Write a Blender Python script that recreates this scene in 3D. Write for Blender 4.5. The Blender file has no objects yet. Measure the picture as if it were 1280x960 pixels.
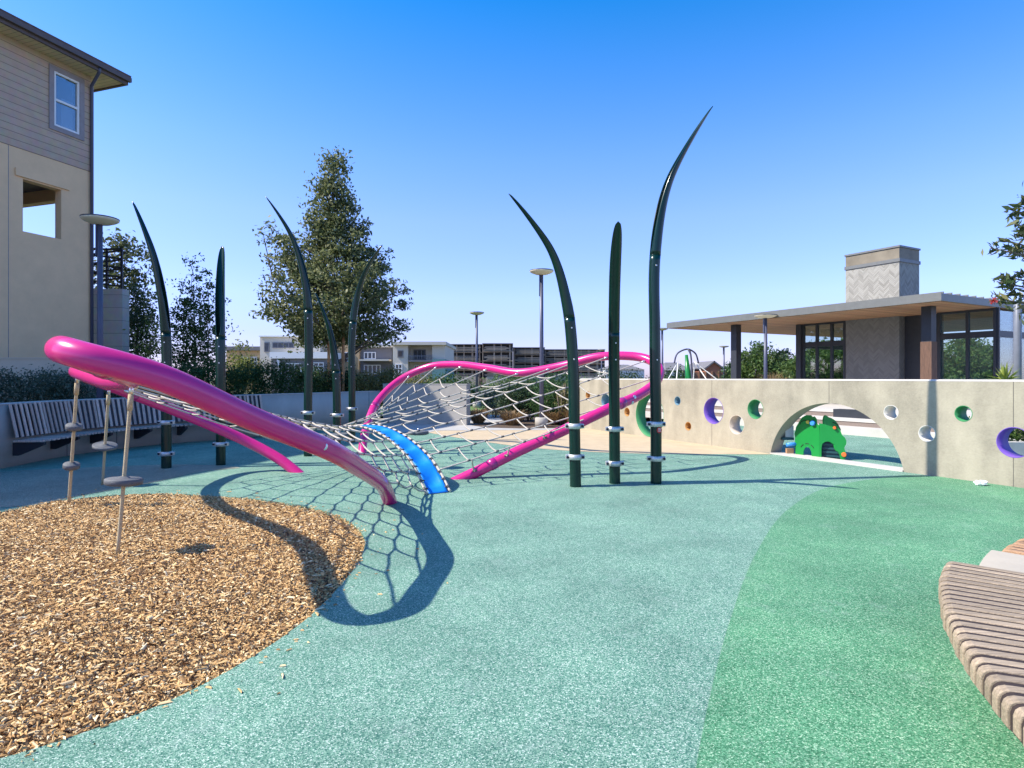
import bpy, bmesh, math, random
import numpy as np
from mathutils import Vector, Matrix
from mathutils.geometry import tessellate_polygon

random.seed(7)
RNG = np.random.default_rng(11)
scene = bpy.context.scene
COL = scene.collection
R = math.radians
F, HY, CX, EYE = 750.0, 472.0, 640.0, 1.5      # focal length (px of a 1280 wide frame), horizon row, centre column, eye height

# ------------------------------------------------------------------ survey helpers
def G(x, y):                      # ground point seen at a photo pixel
    Z = EYE * F / (y - HY)
    return ((x - CX) / F * Z, Z)
def P(x, y, Y):                   # point at depth Y
    return ((x - CX) / F * Y, Y, EYE + (HY - y) / F * Y)

# ------------------------------------------------------------------ materials
def new_mat(name):
    m = bpy.data.materials.new(name); m.use_nodes = True
    nt = m.node_tree
    return m, nt, nt.nodes['Principled BSDF']
def N(nt, t, **kw):
    n = nt.nodes.new(t)
    for k, v in kw.items():
        if k in n.inputs: n.inputs[k].default_value = v
        else: setattr(n, k, v)
    return n
def L(nt, a, b): nt.links.new(a, b)
def c4(c): return (c[0], c[1], c[2], 1.0)
def ramp(nt, stops, interp='LINEAR'):
    r = nt.nodes.new('ShaderNodeValToRGB'); r.color_ramp.interpolation = interp
    el = r.color_ramp.elements
    while len(el) < len(stops): el.new(0.5)
    for e, (p, c) in zip(el, stops):
        e.position = p; e.color = c4(c)
    return r
def mat(name, col, rough=0.6, metal=0.0, var=0.12, scale=6.0, bump=0.0, bscale=60.0, coat=0.0, spec=0.5, stretch=None, var2=0.0):
    m, nt, b = new_mat(name)
    b.inputs['Roughness'].default_value = rough
    b.inputs['Metallic'].default_value = metal
    b.inputs['Coat Weight'].default_value = coat
    b.inputs['Coat Roughness'].default_value = 0.08
    b.inputs['Specular IOR Level'].default_value = spec
    tc = N(nt, 'ShaderNodeTexCoord')
    src = tc.outputs['Object']
    if stretch:
        mp = N(nt, 'ShaderNodeMapping'); mp.inputs['Scale'].default_value = stretch
        L(nt, src, mp.inputs['Vector']); src = mp.outputs['Vector']
    no = N(nt, 'ShaderNodeTexNoise', Scale=scale, Detail=6.0, Roughness=0.65)
    L(nt, src, no.inputs['Vector'])
    r = ramp(nt, [(0.3, [c * (1 - var) for c in col]), (0.7, [min(1, c * (1 + var)) for c in col])])
    L(nt, no.outputs['Fac'], r.inputs['Fac'])
    out = r.outputs['Color']
    if var2:
        g = N(nt, 'ShaderNodeNewGeometry')
        hsv = N(nt, 'ShaderNodeHueSaturation')
        ma = N(nt, 'ShaderNodeMapRange'); ma.inputs['To Min'].default_value = 1 - var2; ma.inputs['To Max'].default_value = 1 + var2
        L(nt, g.outputs['Random Per Island'], ma.inputs['Value'])
        L(nt, ma.outputs['Result'], hsv.inputs['Value']); L(nt, out, hsv.inputs['Color']); out = hsv.outputs['Color']
    L(nt, out, b.inputs['Base Color'])
    if bump:
        n2 = N(nt, 'ShaderNodeTexNoise', Scale=bscale, Detail=4.0)
        L(nt, src, n2.inputs['Vector'])
        bp = N(nt, 'ShaderNodeBump', Strength=bump, Distance=0.02)
        L(nt, n2.outputs['Fac'], bp.inputs['Height']); L(nt, bp.outputs['Normal'], b.inputs['Normal'])
    return m

def rubber(name, dark, mid, light):
    m, nt, b = new_mat(name)
    b.inputs['Roughness'].default_value = 0.8
    b.inputs['Specular IOR Level'].default_value = 0.35
    tc = N(nt, 'ShaderNodeTexCoord')
    vo = N(nt, 'ShaderNodeTexVoronoi', Scale=185.0); L(nt, tc.outputs['Object'], vo.inputs['Vector'])
    sp = N(nt, 'ShaderNodeSeparateColor'); L(nt, vo.outputs['Color'], sp.inputs['Color'])
    r = ramp(nt, [(0.0, dark), (0.22, [0.6*a+0.4*c for a, c in zip(dark, mid)]), (0.45, mid), (0.72, [0.72*a+0.28*c for a, c in zip(mid, light)]), (0.9, light)], 'CONSTANT')
    L(nt, sp.outputs['Red'], r.inputs['Fac'])
    no = N(nt, 'ShaderNodeTexNoise', Scale=0.9, Detail=7.0, Roughness=0.7); L(nt, tc.outputs['Object'], no.inputs['Vector'])
    r2 = ramp(nt, [(0.3, (0.76, 0.77, 0.78)), (0.5, (1.0, 1.0, 1.0)), (0.70, (1.3, 1.25, 1.22))])
    L(nt, no.outputs['Fac'], r2.inputs['Fac'])
    mx = N(nt, 'ShaderNodeMix', data_type='RGBA', blend_type='MULTIPLY'); mx.inputs['Factor'].default_value = 1.0
    L(nt, r.outputs['Color'], mx.inputs['A']); L(nt, r2.outputs['Color'], mx.inputs['B'])
    # dusty scuffs
    n3 = N(nt, 'ShaderNodeTexNoise', Scale=3.2, Detail=9.0, Roughness=0.75); L(nt, tc.outputs['Object'], n3.inputs['Vector'])
    r3 = ramp(nt, [(0.55, (0, 0, 0)), (0.75, (0.42, 0.42, 0.42))]); L(nt, n3.outputs['Fac'], r3.inputs['Fac'])
    mx2 = N(nt, 'ShaderNodeMix', data_type='RGBA'); L(nt, r3.outputs['Color'], mx2.inputs['Factor'])
    L(nt, mx.outputs['Result'], mx2.inputs['A']); mx2.inputs['B'].default_value = c4([0.5*x+0.24 for x in mid])
    L(nt, mx2.outputs['Result'], b.inputs['Base Color'])
    bp = N(nt, 'ShaderNodeBump', Strength=0.5, Distance=0.004)
    L(nt, vo.outputs['Distance'], bp.inputs['Height']); L(nt, bp.outputs['Normal'], b.inputs['Normal'])
    return m

def leaf_mat(name, cols, trans=0.35, rough=0.5):
    m, nt, b = new_mat(name)
    b.inputs['Roughness'].default_value = rough
    b.inputs['Specular IOR Level'].default_value = 0.35
    g = N(nt, 'ShaderNodeNewGeometry')
    n = len(cols)
    r = ramp(nt, [(i / max(1, n - 1), c) for i, c in enumerate(cols)])
    L(nt, g.outputs['Random Per Island'], r.inputs['Fac']); L(nt, r.outputs['Color'], b.inputs['Base Color'])
    t = N(nt, 'ShaderNodeBsdfTranslucent')
    br = N(nt, 'ShaderNodeBrightContrast', Bright=0.02); L(nt, r.outputs['Color'], br.inputs['Color']); L(nt, br.outputs['Color'], t.inputs['Color'])
    mx = N(nt, 'ShaderNodeMixShader', Fac=trans)
    L(nt, b.outputs['BSDF'], mx.inputs[1]); L(nt, t.outputs['BSDF'], mx.inputs[2])
    L(nt, mx.outputs['Shader'], nt.nodes['Material Output'].inputs['Surface'])
    return m

def concrete(name, col, streak=0.25, lines=True):
    m, nt, b = new_mat(name)
    b.inputs['Roughness'].default_value = 0.85
    tc = N(nt, 'ShaderNodeTexCoord')
    n1 = N(nt, 'ShaderNodeTexNoise', Scale=1.4, Detail=8.0, Roughness=0.7); L(nt, tc.outputs['Object'], n1.inputs['Vector'])
    mp = N(nt, 'ShaderNodeMapping'); mp.inputs['Scale'].default_value = (2.2, 2.2, 0.8); L(nt, tc.outputs['Object'], mp.inputs['Vector'])
    n2 = N(nt, 'ShaderNodeTexNoise', Scale=1.0, Detail=5.0); L(nt, mp.outputs['Vector'], n2.inputs['Vector'])
    n3 = N(nt, 'ShaderNodeTexNoise', Scale=45.0, Detail=3.0); L(nt, tc.outputs['Object'], n3.inputs['Vector'])
    a = N(nt, 'ShaderNodeMath', operation='ADD'); L(nt, n1.outputs['Fac'], a.inputs[0]); L(nt, n2.outputs['Fac'], a.inputs[1])
    a2 = N(nt, 'ShaderNodeMath', operation='MULTIPLY_ADD'); L(nt, n3.outputs['Fac'], a2.inputs[0]); a2.inputs[1].default_value = 0.35; L(nt, a.outputs[0], a2.inputs[2])
    mr = N(nt, 'ShaderNodeMapRange'); mr.inputs['From Min'].default_value = 0.75; mr.inputs['From Max'].default_value = 1.6
    L(nt, a2.outputs[0], mr.inputs['Value'])
    r = ramp(nt, [(0.0, [c * (1 - streak) for c in col]), (0.5, col), (1.0, [min(1, c * (1 + streak * 0.8)) for c in col])])
    L(nt, mr.outputs['Result'], r.inputs['Fac']); L(nt, r.outputs['Color'], b.inputs['Base Color'])
    bp = N(nt, 'ShaderNodeBump', Strength=0.15, Distance=0.01); L(nt, n3.outputs['Fac'], bp.inputs['Height']); L(nt, bp.outputs['Normal'], b.inputs['Normal'])
    return m

def glass_mat(name, tint, fac, rough=0.02):
    m, nt, b = new_mat(name)
    nt.nodes.remove(b)
    gl = N(nt, 'ShaderNodeBsdfGlossy', Roughness=rough); gl.inputs['Color'].default_value = (0.9, 0.95, 0.95, 1)
    tr = N(nt, 'ShaderNodeBsdfTransparent'); tr.inputs['Color'].default_value = c4(tint)
    lw = N(nt, 'ShaderNodeLayerWeight', Blend=0.35)
    mr = N(nt, 'ShaderNodeMapRange'); mr.inputs['To Min'].default_value = fac; mr.inputs['To Max'].default_value = 0.75
    L(nt, lw.outputs['Fresnel'], mr.inputs['Value'])
    mx = N(nt, 'ShaderNodeMixShader'); L(nt, mr.outputs['Result'], mx.inputs['Fac'])
    L(nt, tr.outputs['BSDF'], mx.inputs[1]); L(nt, gl.outputs['BSDF'], mx.inputs[2])
    L(nt, mx.outputs['Shader'], nt.nodes['Material Output'].inputs['Surface'])
    return m

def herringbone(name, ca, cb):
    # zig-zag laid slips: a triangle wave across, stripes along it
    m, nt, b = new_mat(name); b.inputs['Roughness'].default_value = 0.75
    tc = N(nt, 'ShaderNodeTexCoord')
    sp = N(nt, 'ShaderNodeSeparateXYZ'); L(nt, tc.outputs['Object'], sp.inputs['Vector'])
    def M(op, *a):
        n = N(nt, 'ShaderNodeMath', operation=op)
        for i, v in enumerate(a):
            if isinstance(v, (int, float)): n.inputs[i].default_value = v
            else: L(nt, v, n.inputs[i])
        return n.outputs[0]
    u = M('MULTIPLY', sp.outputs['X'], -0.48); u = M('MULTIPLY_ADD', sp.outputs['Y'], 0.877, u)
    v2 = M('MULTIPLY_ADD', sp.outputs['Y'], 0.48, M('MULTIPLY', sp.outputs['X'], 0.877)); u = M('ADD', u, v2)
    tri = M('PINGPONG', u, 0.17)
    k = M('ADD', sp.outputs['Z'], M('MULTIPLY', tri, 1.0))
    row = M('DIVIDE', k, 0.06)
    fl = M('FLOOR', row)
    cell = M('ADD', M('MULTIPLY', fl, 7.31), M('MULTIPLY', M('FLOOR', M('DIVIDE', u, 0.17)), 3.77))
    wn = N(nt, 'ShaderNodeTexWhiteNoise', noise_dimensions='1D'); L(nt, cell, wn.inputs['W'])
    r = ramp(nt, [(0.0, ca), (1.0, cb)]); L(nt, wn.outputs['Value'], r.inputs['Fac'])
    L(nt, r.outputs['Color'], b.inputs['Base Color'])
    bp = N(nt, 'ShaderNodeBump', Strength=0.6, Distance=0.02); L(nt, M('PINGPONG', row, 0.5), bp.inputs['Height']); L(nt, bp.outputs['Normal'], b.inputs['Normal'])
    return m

def boards(name, col, pitch, gap=0.08, axis='Z', dirv=None, var=0.15, bump=0.5, rough=0.7):
    m, nt, b = new_mat(name); b.inputs['Roughness'].default_value = rough
    tc = N(nt, 'ShaderNodeTexCoord')
    sp = N(nt, 'ShaderNodeSeparateXYZ'); L(nt, tc.outputs['Object'], sp.inputs['Vector'])
    def M(op, *a):
        n = N(nt, 'ShaderNodeMath', operation=op)
        for i, v in enumerate(a):
            if isinstance(v, (int, float)): n.inputs[i].default_value = v
            else: L(nt, v, n.inputs[i])
        return n.outputs[0]
    if dirv:
        u = M('MULTIPLY_ADD', sp.outputs['X'], dirv[0], M('MULTIPLY', sp.outputs['Y'], dirv[1]))
    else: u = sp.outputs[axis]
    row = M('DIVIDE', u, pitch)
    wn = N(nt, 'ShaderNodeTexWhiteNoise', noise_dimensions='1D'); L(nt, M('FLOOR', row), wn.inputs['W'])
    r = ramp(nt, [(0.0, [c*(1-var) for c in col]), (1.0, [c*(1+var) for c in col])]); L(nt, wn.outputs['Value'], r.inputs['Fac'])
    no = N(nt, 'ShaderNodeTexNoise', Scale=5.0, Detail=6.0); L(nt, tc.outputs['Object'], no.inputs['Vector'])
    mx = N(nt, 'ShaderNodeMix', data_type='RGBA', blend_type='OVERLAY'); mx.inputs['Factor'].default_value = 0.25
    L(nt, r.outputs['Color'], mx.inputs['A']); L(nt, no.outputs['Color'], mx.inputs['B'])
    fr = M('FRACT', row)
    seam = M('LESS_THAN', fr, gap)
    mx2 = N(nt, 'ShaderNodeMix', data_type='RGBA'); L(nt, seam, mx2.inputs['Factor'])
    L(nt, mx.outputs['Result'], mx2.inputs['A']); mx2.inputs['B'].default_value = c4([c*0.35 for c in col])
    L(nt, mx2.outputs['Result'], b.inputs['Base Color'])
    bp = N(nt, 'ShaderNodeBump', Strength=bump, Distance=0.02); L(nt, fr, bp.inputs['Height']); L(nt, bp.outputs['Normal'], b.inputs['Normal'])
    return m

def wood(name, col, grain=(2, 40, 40), var2=0.25):
    return mat(name, col, 0.7, var=0.35, scale=3.0, stretch=grain, bump=0.25, bscale=8.0, var2=var2)

# ------------------------------------------------------------------ mesh building
ORIGIN = {}
class MB:
    def __init__(s): s.v = []; s.f = []; s.sm = []; s.marks = []
    def paint(s, k):      # faces added from now on take material slot k
        s.marks.append((len(s.f), k)); return s
    def quad(s, pts, smooth=False):
        n = len(s.v); s.v += [tuple(p) for p in pts]; s.f.append(tuple(range(n, n + len(pts)))); s.sm.append(smooth)
        return s
    def box(s, x0, x1, y0, y1, z0, z1):
        return s.obox((x0, y0), (1, 0), (0, 1), 0, x1 - x0, 0, y1 - y0, z0, z1)
    def obox(s, o, u, w, a0, a1, b0, b1, z0, z1):
        n = len(s.v)
        for z in (z0, z1):
            for (a, b) in ((a0, b0), (a1, b0), (a1, b1), (a0, b1)):
                s.v.append((o[0] + u[0]*a + w[0]*b, o[1] + u[1]*a + w[1]*b, z))
        flip = (u[0]*w[1] - u[1]*w[0]) * (a1 - a0) * (b1 - b0) < 0
        fs = [(0,3,2,1),(4,5,6,7),(0,1,5,4),(1,2,6,5),(2,3,7,6),(3,0,4,7)]
        for q in fs:
            q = q[::-1] if flip else q
            s.f.append(tuple(n + i for i in q)); s.sm.append(False)
        return s
    def beam(s, p, q, w, h=None, up=(0,0,1)):
        h = h or w; p = Vector(p); q = Vector(q); d = (q - p).normalized(); up = Vector(up)
        if abs(d.dot(up)) > 0.98: up = Vector((1, 0, 0))
        a = d.cross(up).normalized(); b = a.cross(d)
        n = len(s.v)
        for c in (p, q):
            for (i, j) in ((-1,-1),(1,-1),(1,1),(-1,1)):
                s.v.append(tuple(c + a*(i*w/2) + b*(j*h/2)))
        for t in ((0,1,2,3),(7,6,5,4),(0,4,5,1),(1,5,6,2),(2,6,7,3),(3,7,4,0)):
            s.f.append(tuple(n + i for i in t)); s.sm.append(False)
        return s
    def tube(s, pts, r, seg=10, cap=True, closed=False):
        pts = [Vector(p) for p in pts]; m = len(pts)
        rr = r if callable(r) else (lambda t: r)
        n = len(s.v); prev = None
        for i, p in enumerate(pts):
            d = (pts[min(i+1, m-1)] - pts[max(i-1, 0)])
            d = d.normalized() if d.length > 1e-9 else Vector((0,0,1))
            if prev is None:
                up = Vector((0,0,1)) if abs(d.z) < 0.9 else Vector((1,0,0))
                a = d.cross(up).normalized()
            else:
                a = (prev - d * prev.dot(d)); a = a.normalized() if a.length > 1e-6 else d.orthogonal().normalized()
            prev = a; b = d.cross(a); q = rr(i / max(1, m - 1))
            for k in range(seg):
                t = 2*math.pi*k/seg
                s.v.append(tuple(p + a*(q*math.cos(t)) + b*(q*math.sin(t))))
        for i in range(m - 1):
            for k in range(seg):
                k2 = (k+1) % seg
                s.f.append((n+i*seg+k, n+i*seg+k2, n+(i+1)*seg+k2, n+(i+1)*seg+k)); s.sm.append(True)
        if cap:
            s.f.append(tuple(n + k for k in range(seg))[::-1]); s.sm.append(False)
            s.f.append(tuple(n + (m-1)*seg + k for k in range(seg))); s.sm.append(False)
        return s
    def lathe(s, c, prof, seg=24, axis=None):
        """prof: (radius, height) pairs; axis vector optional"""
        c = Vector(c); ax = Vector(axis or (0,0,1)).normalized()
        a = ax.orthogonal().normalized() if axis else Vector((1,0,0)); b = ax.cross(a)
        n = len(s.v)
        for (r, h) in prof:
            for k in range(seg):
                t = 2*math.pi*k/seg
                s.v.append(tuple(c + ax*h + a*(r*math.cos(t)) + b*(r*math.sin(t))))
        for i in range(len(prof)-1):
            for k in range(seg):
                k2 = (k+1) % seg
                s.f.append((n+i*seg+k, n+i*seg+k2, n+(i+1)*seg+k2, n+(i+1)*seg+k)); s.sm.append(True)
        s.f.append(tuple(n+k for k in range(seg))[::-1]); s.sm.append(False)
        s.f.append(tuple(n+(len(prof)-1)*seg+k for k in range(seg))); s.sm.append(False)
        return s
    def prism(s, outline, o, u, w, d, holes=()):
        """2-D outline in plane (u along, w up) extruded by vector d; with holes"""
        o = Vector(o); u = Vector(u); w = Vector(w); d = Vector(d)
        loops = [list(outline)] + [list(h) for h in holes]
        flat = [p for l in loops for p in l]
        tris = tessellate_polygon([[Vector((p[0], p[1], 0)) for p in l] for l in loops])
        n = len(s.v); m = len(flat)
        for off in (Vector((0,0,0)), d):
            for p in flat: s.v.append(tuple(o + u*p[0] + w*p[1] + off))
        for t in tris:
            s.f.append((n+t[0], n+t[1], n+t[2])); s.sm.append(False)
            s.f.append((n+m+t[2], n+m+t[1], n+m+t[0])); s.sm.append(False)
        i = 0
        for l in loops:
            for k in range(len(l)):
                a, b = i+k, i+(k+1) % len(l)
                s.f.append((n+a, n+b, n+m+b, n+m+a)); s.sm.append(False)
            i += len(l)
        return s
    def build(s, name, material, parent=None, recalc=True, bevel=0.0):
        me = bpy.data.meshes.new(name)
        off = ORIGIN.get(parent.name, (0,0,0)) if parent else (0,0,0)
        me.from_pydata([(x-off[0], y-off[1], z-off[2]) for (x, y, z) in s.v], [], s.f)
        me.polygons.foreach_set('use_smooth', s.sm)
        if recalc:
            bm = bmesh.new(); bm.from_mesh(me); bmesh.ops.recalc_face_normals(bm, faces=bm.faces[:]); bm.to_mesh(me); bm.free()
        for mm_ in (material if isinstance(material, (list, tuple)) else [material]): me.materials.append(mm_)
        if s.marks:
            mi = np.zeros(len(s.f), dtype=np.int32)
            for f0, k in s.marks: mi[f0:] = k
            me.polygons.foreach_set('material_index', mi)
        o = bpy.data.objects.new(name, me); COL.objects.link(o)
        if parent:
            o.parent = parent; ORIGIN[o.name] = off
        if bevel:
            b = o.modifiers.new('Bevel', 'BEVEL'); b.width = bevel; b.segments = 2; b.limit_method = 'ANGLE'; b.angle_limit = R(40)
        return o

def tag(o, label=None, cat=None, group=None, kind=None):
    if label: o['label'] = label
    if cat: o['category'] = cat
    if group: o['group'] = group
    if kind: o['kind'] = kind
    return o
def empty(name, loc, label, cat, group=None):
    o = bpy.data.objects.new(name, None); COL.objects.link(o)
    o.location = loc; o.empty_display_size = 0.2
    ORIGIN[o.name] = tuple(loc)
    return tag(o, label, cat, group)
def copy_tree(o, loc, rz=None, label=None, parent=None, scale=None):
    c = o.copy(); COL.objects.link(c); c.parent = parent
    if loc is not None: c.location = loc
    if rz is not None: c.rotation_euler = (0, 0, rz)
    if scale is not None: c.scale = scale
    if label: c['label'] = label
    for ch in [x for x in COL.objects if x.parent == o]: copy_tree(ch, None, parent=c)
    return c

def crom(pts, n=12):
    pts = [Vector(p) for p in pts]; out = []
    for i in range(len(pts)-1):
        p0 = pts[max(i-1,0)]; p1 = pts[i]; p2 = pts[i+1]; p3 = pts[min(i+2, len(pts)-1)]
        # centripetal
        t0 = 0.0; t1 = t0 + max(1e-4, (p1-p0).length**0.5); t2 = t1 + (p2-p1).length**0.5; t3 = t2 + max(1e-4, (p3-p2).length**0.5)
        for k in range(n):
            t = t1 + (t2-t1)*k/n
            if i == 0: A1 = p1
            else: A1 = p0*((t1-t)/(t1-t0)) + p1*((t-t0)/(t1-t0))
            A2 = p1*((t2-t)/(t2-t1)) + p2*((t-t1)/(t2-t1))
            if i == len(pts)-2: A3 = p2
            else: A3 = p2*((t3-t)/(t3-t2)) + p3*((t-t2)/(t3-t2))
            B1 = A1*((t2-t)/(t2-t0)) + A2*((t-t0)/(t2-t0)) if i else A1*((t2-t)/(t2-t1)) + A2*((t-t1)/(t2-t1))
            B2 = A2*((t3-t)/(t3-t1)) + A3*((t-t1)/(t3-t1)) if i < len(pts)-2 else A2*((t2-t)/(t2-t1)) + A3*((t-t1)/(t2-t1))
            out.append(B1*((t2-t)/(t2-t1)) + B2*((t-t1)/(t2-t1)))
    out.append(pts[-1])
    return out
def smooth2(pts, n=8): return [(p.x, p.y) for p in crom([(a, b, 0) for a, b in pts], n)]
def nearest(curve, p):
    p = Vector(p); return min(range(len(curve)), key=lambda i: (curve[i]-p).length)
def resample(curve, n):
    L_ = [0.0]
    for a, b in zip(curve, curve[1:]): L_.append(L_[-1] + (b-a).length)
    out = []; j = 0
    for i in range(n):
        d = L_[-1]*i/(n-1)
        while j < len(curve)-2 and L_[j+1] < d: j += 1
        t = (d - L_[j]) / max(1e-9, L_[j+1]-L_[j]); out.append(curve[j].lerp(curve[j+1], t))
    return out

# ------------------------------------------------------------------ foliage
def leaves(name, pts, size, material, parent, aspect=0.5, spread=0.35, droop=0.0, flat=0.0, smooth=False):
    """one small folded leaf-shaped face at each point"""
    pts = np.asarray(pts, dtype=float); n = len(pts)
    d = RNG.normal(size=(n, 3)); d[:, 2] = d[:, 2]*(1-flat) - droop; d /= np.linalg.norm(d, axis=1)[:, None] + 1e-9
    e = RNG.normal(size=(n, 3)); e -= (e*d).sum(1)[:, None]*d; e /= np.linalg.norm(e, axis=1)[:, None] + 1e-9
    s = size*(1 + spread*1.5*RNG.uniform(-1, 1, n))[:, None]
    nn = np.cross(d, e)
    v = np.empty((n, 4, 3))
    v[:, 0] = pts - d*s*0.5
    v[:, 1] = pts + e*s*aspect*0.5 + nn*s*0.08
    v[:, 2] = pts + d*s*0.5
    v[:, 3] = pts - e*s*aspect*0.5 + nn*s*0.08
    off = ORIGIN.get(parent.name, (0,0,0)) if parent else (0,0,0)
    v = v.reshape(-1, 3) - np.array(off)
    me = bpy.data.meshes.new(name)
    me.vertices.add(n*4); me.vertices.foreach_set('co', v.ravel())
    me.loops.add(n*4); me.loops.foreach_set('vertex_index', np.arange(n*4, dtype=np.int32))
    me.polygons.add(n); me.polygons.foreach_set('loop_start', np.arange(0, n*4, 4, dtype=np.int32))
    me.polygons.foreach_set('loop_total', np.full(n, 4, dtype=np.int32))
    me.update(); me.validate()
    me.materials.append(material)
    o = bpy.data.objects.new(name, me); COL.objects.link(o)
    if parent: o.parent = parent; ORIGIN[o.name] = off
    return o

def tree(name, label, base, z0, z1, prof, nclump, nleaf, lsize, lmat, bmat, cat='tree', group=None, trunk_r=0.09, clump=0.35, stake=None, hollow=0.45, sx=1.0, sy=1.0, limbs=26, aspect=0.5, lean=(0, 0), seed=1, leafname='crown'):
    """prof: list of (height fraction, radius)"""
    rng = np.random.default_rng(seed)
    root = empty(name, base, label, cat, group)
    b = np.array(base, dtype=float)
    hs = np.array([p[0] for p in prof]); rs = np.array([p[1] for p in prof])
    cs = []
    gate = rng.uniform(0.5, 1.15, 64)
    while len(cs) < nclump:
        t = rng.uniform(0, 1); rad = np.interp(t, hs, rs)
        if rng.uniform() > (rad/rs.max())**1.1 + 0.05: continue
        a = rng.uniform(0, 2*np.pi)
        rad *= gate[(int(a/(2*np.pi)*8) + 8*int(t*7)) % 64]
        q = rad*math.sqrt(rng.uniform(hollow**2, 1))
        cs.append((b[0] + lean[0]*t + sx*q*math.cos(a), b[1] + lean[1]*t + sy*q*math.sin(a), b[2] + z0 + (z1-z0)*t + rng.normal()*0.1*clump))
    cs = np.array(cs)
    per = rng.integers(int(nleaf*0.5), int(nleaf*1.5)+1, nclump)
    sc = clump*rng.uniform(0.55, 1.25, nclump)
    pts = np.concatenate([c + np.clip(rng.normal(size=(m, 3)), -1.7, 1.7)*np.array([s, s, s*0.62]) for c, m, s in zip(cs, per, sc)])
    leaves(leafname, pts, lsize, lmat, root, aspect)
    tr = MB(); top = Vector((b[0]+lean[0]*0.9, b[1]+lean[1]*0.9, b[2]+z0+(z1-z0)*0.9))
    bw = [Vector((b[0]+lean[0]*k*0.9 + rng.normal()*0.04, b[1]+lean[1]*k*0.9 + rng.normal()*0.04, b[2]+(top.z-b[2])*k)) for k in np.linspace(0, 1, 9)]
    bw[0] = Vector(base)
    tr.tube(crom(bw, 3), lambda t: trunk_r*(1-0.86*t), 8)
    for c in cs[rng.permutation(nclump)[:limbs]]:
        zf = min(0.95, max(0.15, (c[2]-b[2]-0.55*np.hypot(c[0]-b[0], c[1]-b[1]))/(top.z-b[2])))
        st = Vector(bw[0]).lerp(top, zf); en = Vector(c); mid = st.lerp(en, 0.5) + Vector((0, 0, 0.08*(en-st).length))
        tr.tube([st, mid, en], lambda t, z=zf: trunk_r*0.38*(1-0.55*z)*(1-0.75*t)+0.004, 5, cap=False)
    tr.build('trunk', bmat, root)
    return root

def bush(name, label, boxes, n, lsize, lmat, cat='shrub', group=None, aspect=0.5, stemmat=None):
    """boxes: ellipsoids (x, y, z, rx, ry, rz)"""
    x, y = boxes[0][0], boxes[0][1]
    root = empty(name, (x, y, 0), label, cat, group)
    vol = np.array([b[3]*b[4]*b[5] for b in boxes]); vol = vol/vol.sum(); P_ = []
    for b, f in zip(boxes, vol):
        m = max(20, int(n*f)); k = max(6, m//22)
        u = RNG.normal(size=(k, 3)); u /= np.linalg.norm(u, axis=1)[:, None]
        u *= RNG.uniform(0.35, 1.0, (k, 1))**0.45
        c = np.array(b[:3]) + u*np.array(b[3:6])
        idx = RNG.integers(0, k, m)
        P_.append(c[idx] + RNG.normal(size=(m, 3))*lsize*1.5)
    pts = np.concatenate(P_); pts = pts[pts[:, 2] > 0.02]
    leaves('foliage', pts, lsize, lmat, root, aspect)
    if stemmat:
        sm = MB()
        for b in boxes:
            for k in range(3):
                a = random.uniform(0, 6.28)
                sm.tube([(b[0]+0.05*math.cos(a), b[1]+0.05*math.sin(a), max(0, b[2]-b[5]-0.4)), (b[0]+0.4*b[3]*math.cos(a), b[1]+0.4*b[4]*math.sin(a), b[2]+0.3*b[5])], 0.02, 5)
        sm.build('stem', stemmat, root)
    return root

def sheet(name, poly, z, material, label=None, kind='structure', lip=0.0):
    me = bpy.data.meshes.new(name)
    tris = tessellate_polygon([[Vector((p[0], p[1], 0)) for p in poly]])
    v = [(p[0], p[1], z) for p in poly]; f = [tuple(t) for t in tris]
    if lip:
        n = len(v); v += [(p[0], p[1], z-lip) for p in poly]
        f += [(i, (i+1) % n, n+(i+1) % n, n+i) for i in range(n)]
    me.from_pydata(v, [], f)
    bm = bmesh.new(); bm.from_mesh(me); bmesh.ops.recalc_face_normals(bm, faces=bm.faces[:])
    up = [x for x in bm.faces if len(x.verts) == 3]
    if sum(x.normal.z for x in up) < 0: bmesh.ops.reverse_faces(bm, faces=bm.faces[:])
    bm.to_mesh(me); bm.free()
    me.materials.append(material)
    o = bpy.data.objects.new(name, me); COL.objects.link(o); o['kind'] = kind
    return o

# ------------------------------------------------------------------ palette
M_teal = rubber('teal rubber', (0.04, 0.14, 0.10), (0.165, 0.315, 0.22), (0.46, 0.56, 0.46))
M_green = rubber('green rubber', (0.03, 0.135, 0.06), (0.098, 0.285, 0.145), (0.34, 0.51, 0.33))
M_greyteal = rubber('grey teal speckle', (0.12, 0.14, 0.105), (0.30, 0.30, 0.21), (0.52, 0.49, 0.38))
M_sand = mat('sand rubber', (0.52, 0.40, 0.25), 0.9, var=0.1, scale=2.5, bump=0.3, bscale=200)
M_conc = concrete('pale concrete', (0.35, 0.31, 0.23), 0.42)
M_conc2 = concrete('grey concrete', (0.42, 0.385, 0.33), 0.2)
M_concw = concrete('white concrete', (0.52, 0.485, 0.43), 0.12)
M_ground = mat('dry earth and grass', (0.13, 0.135, 0.06), 0.95, var=0.5, scale=0.6)
M_soil = mat('bark mulch', (0.10, 0.065, 0.042), 0.95, var=0.5, scale=14, bump=0.8, bscale=40)
M_path = mat('concrete path', (0.42, 0.40, 0.37), 0.9, var=0.1, scale=3)
M_pink = mat('pink paint', (0.66, 0.018, 0.19), 0.27, var=0.08, scale=5, coat=0.3)
M_pinkd = mat('pink collar paint', (0.40, 0.012, 0.17), 0.25, var=0.05, coat=0.5)
M_post = mat('dark green paint', (0.003, 0.025, 0.0175), 0.25, var=0.2, scale=3, coat=0.15, spec=0.35)
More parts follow.
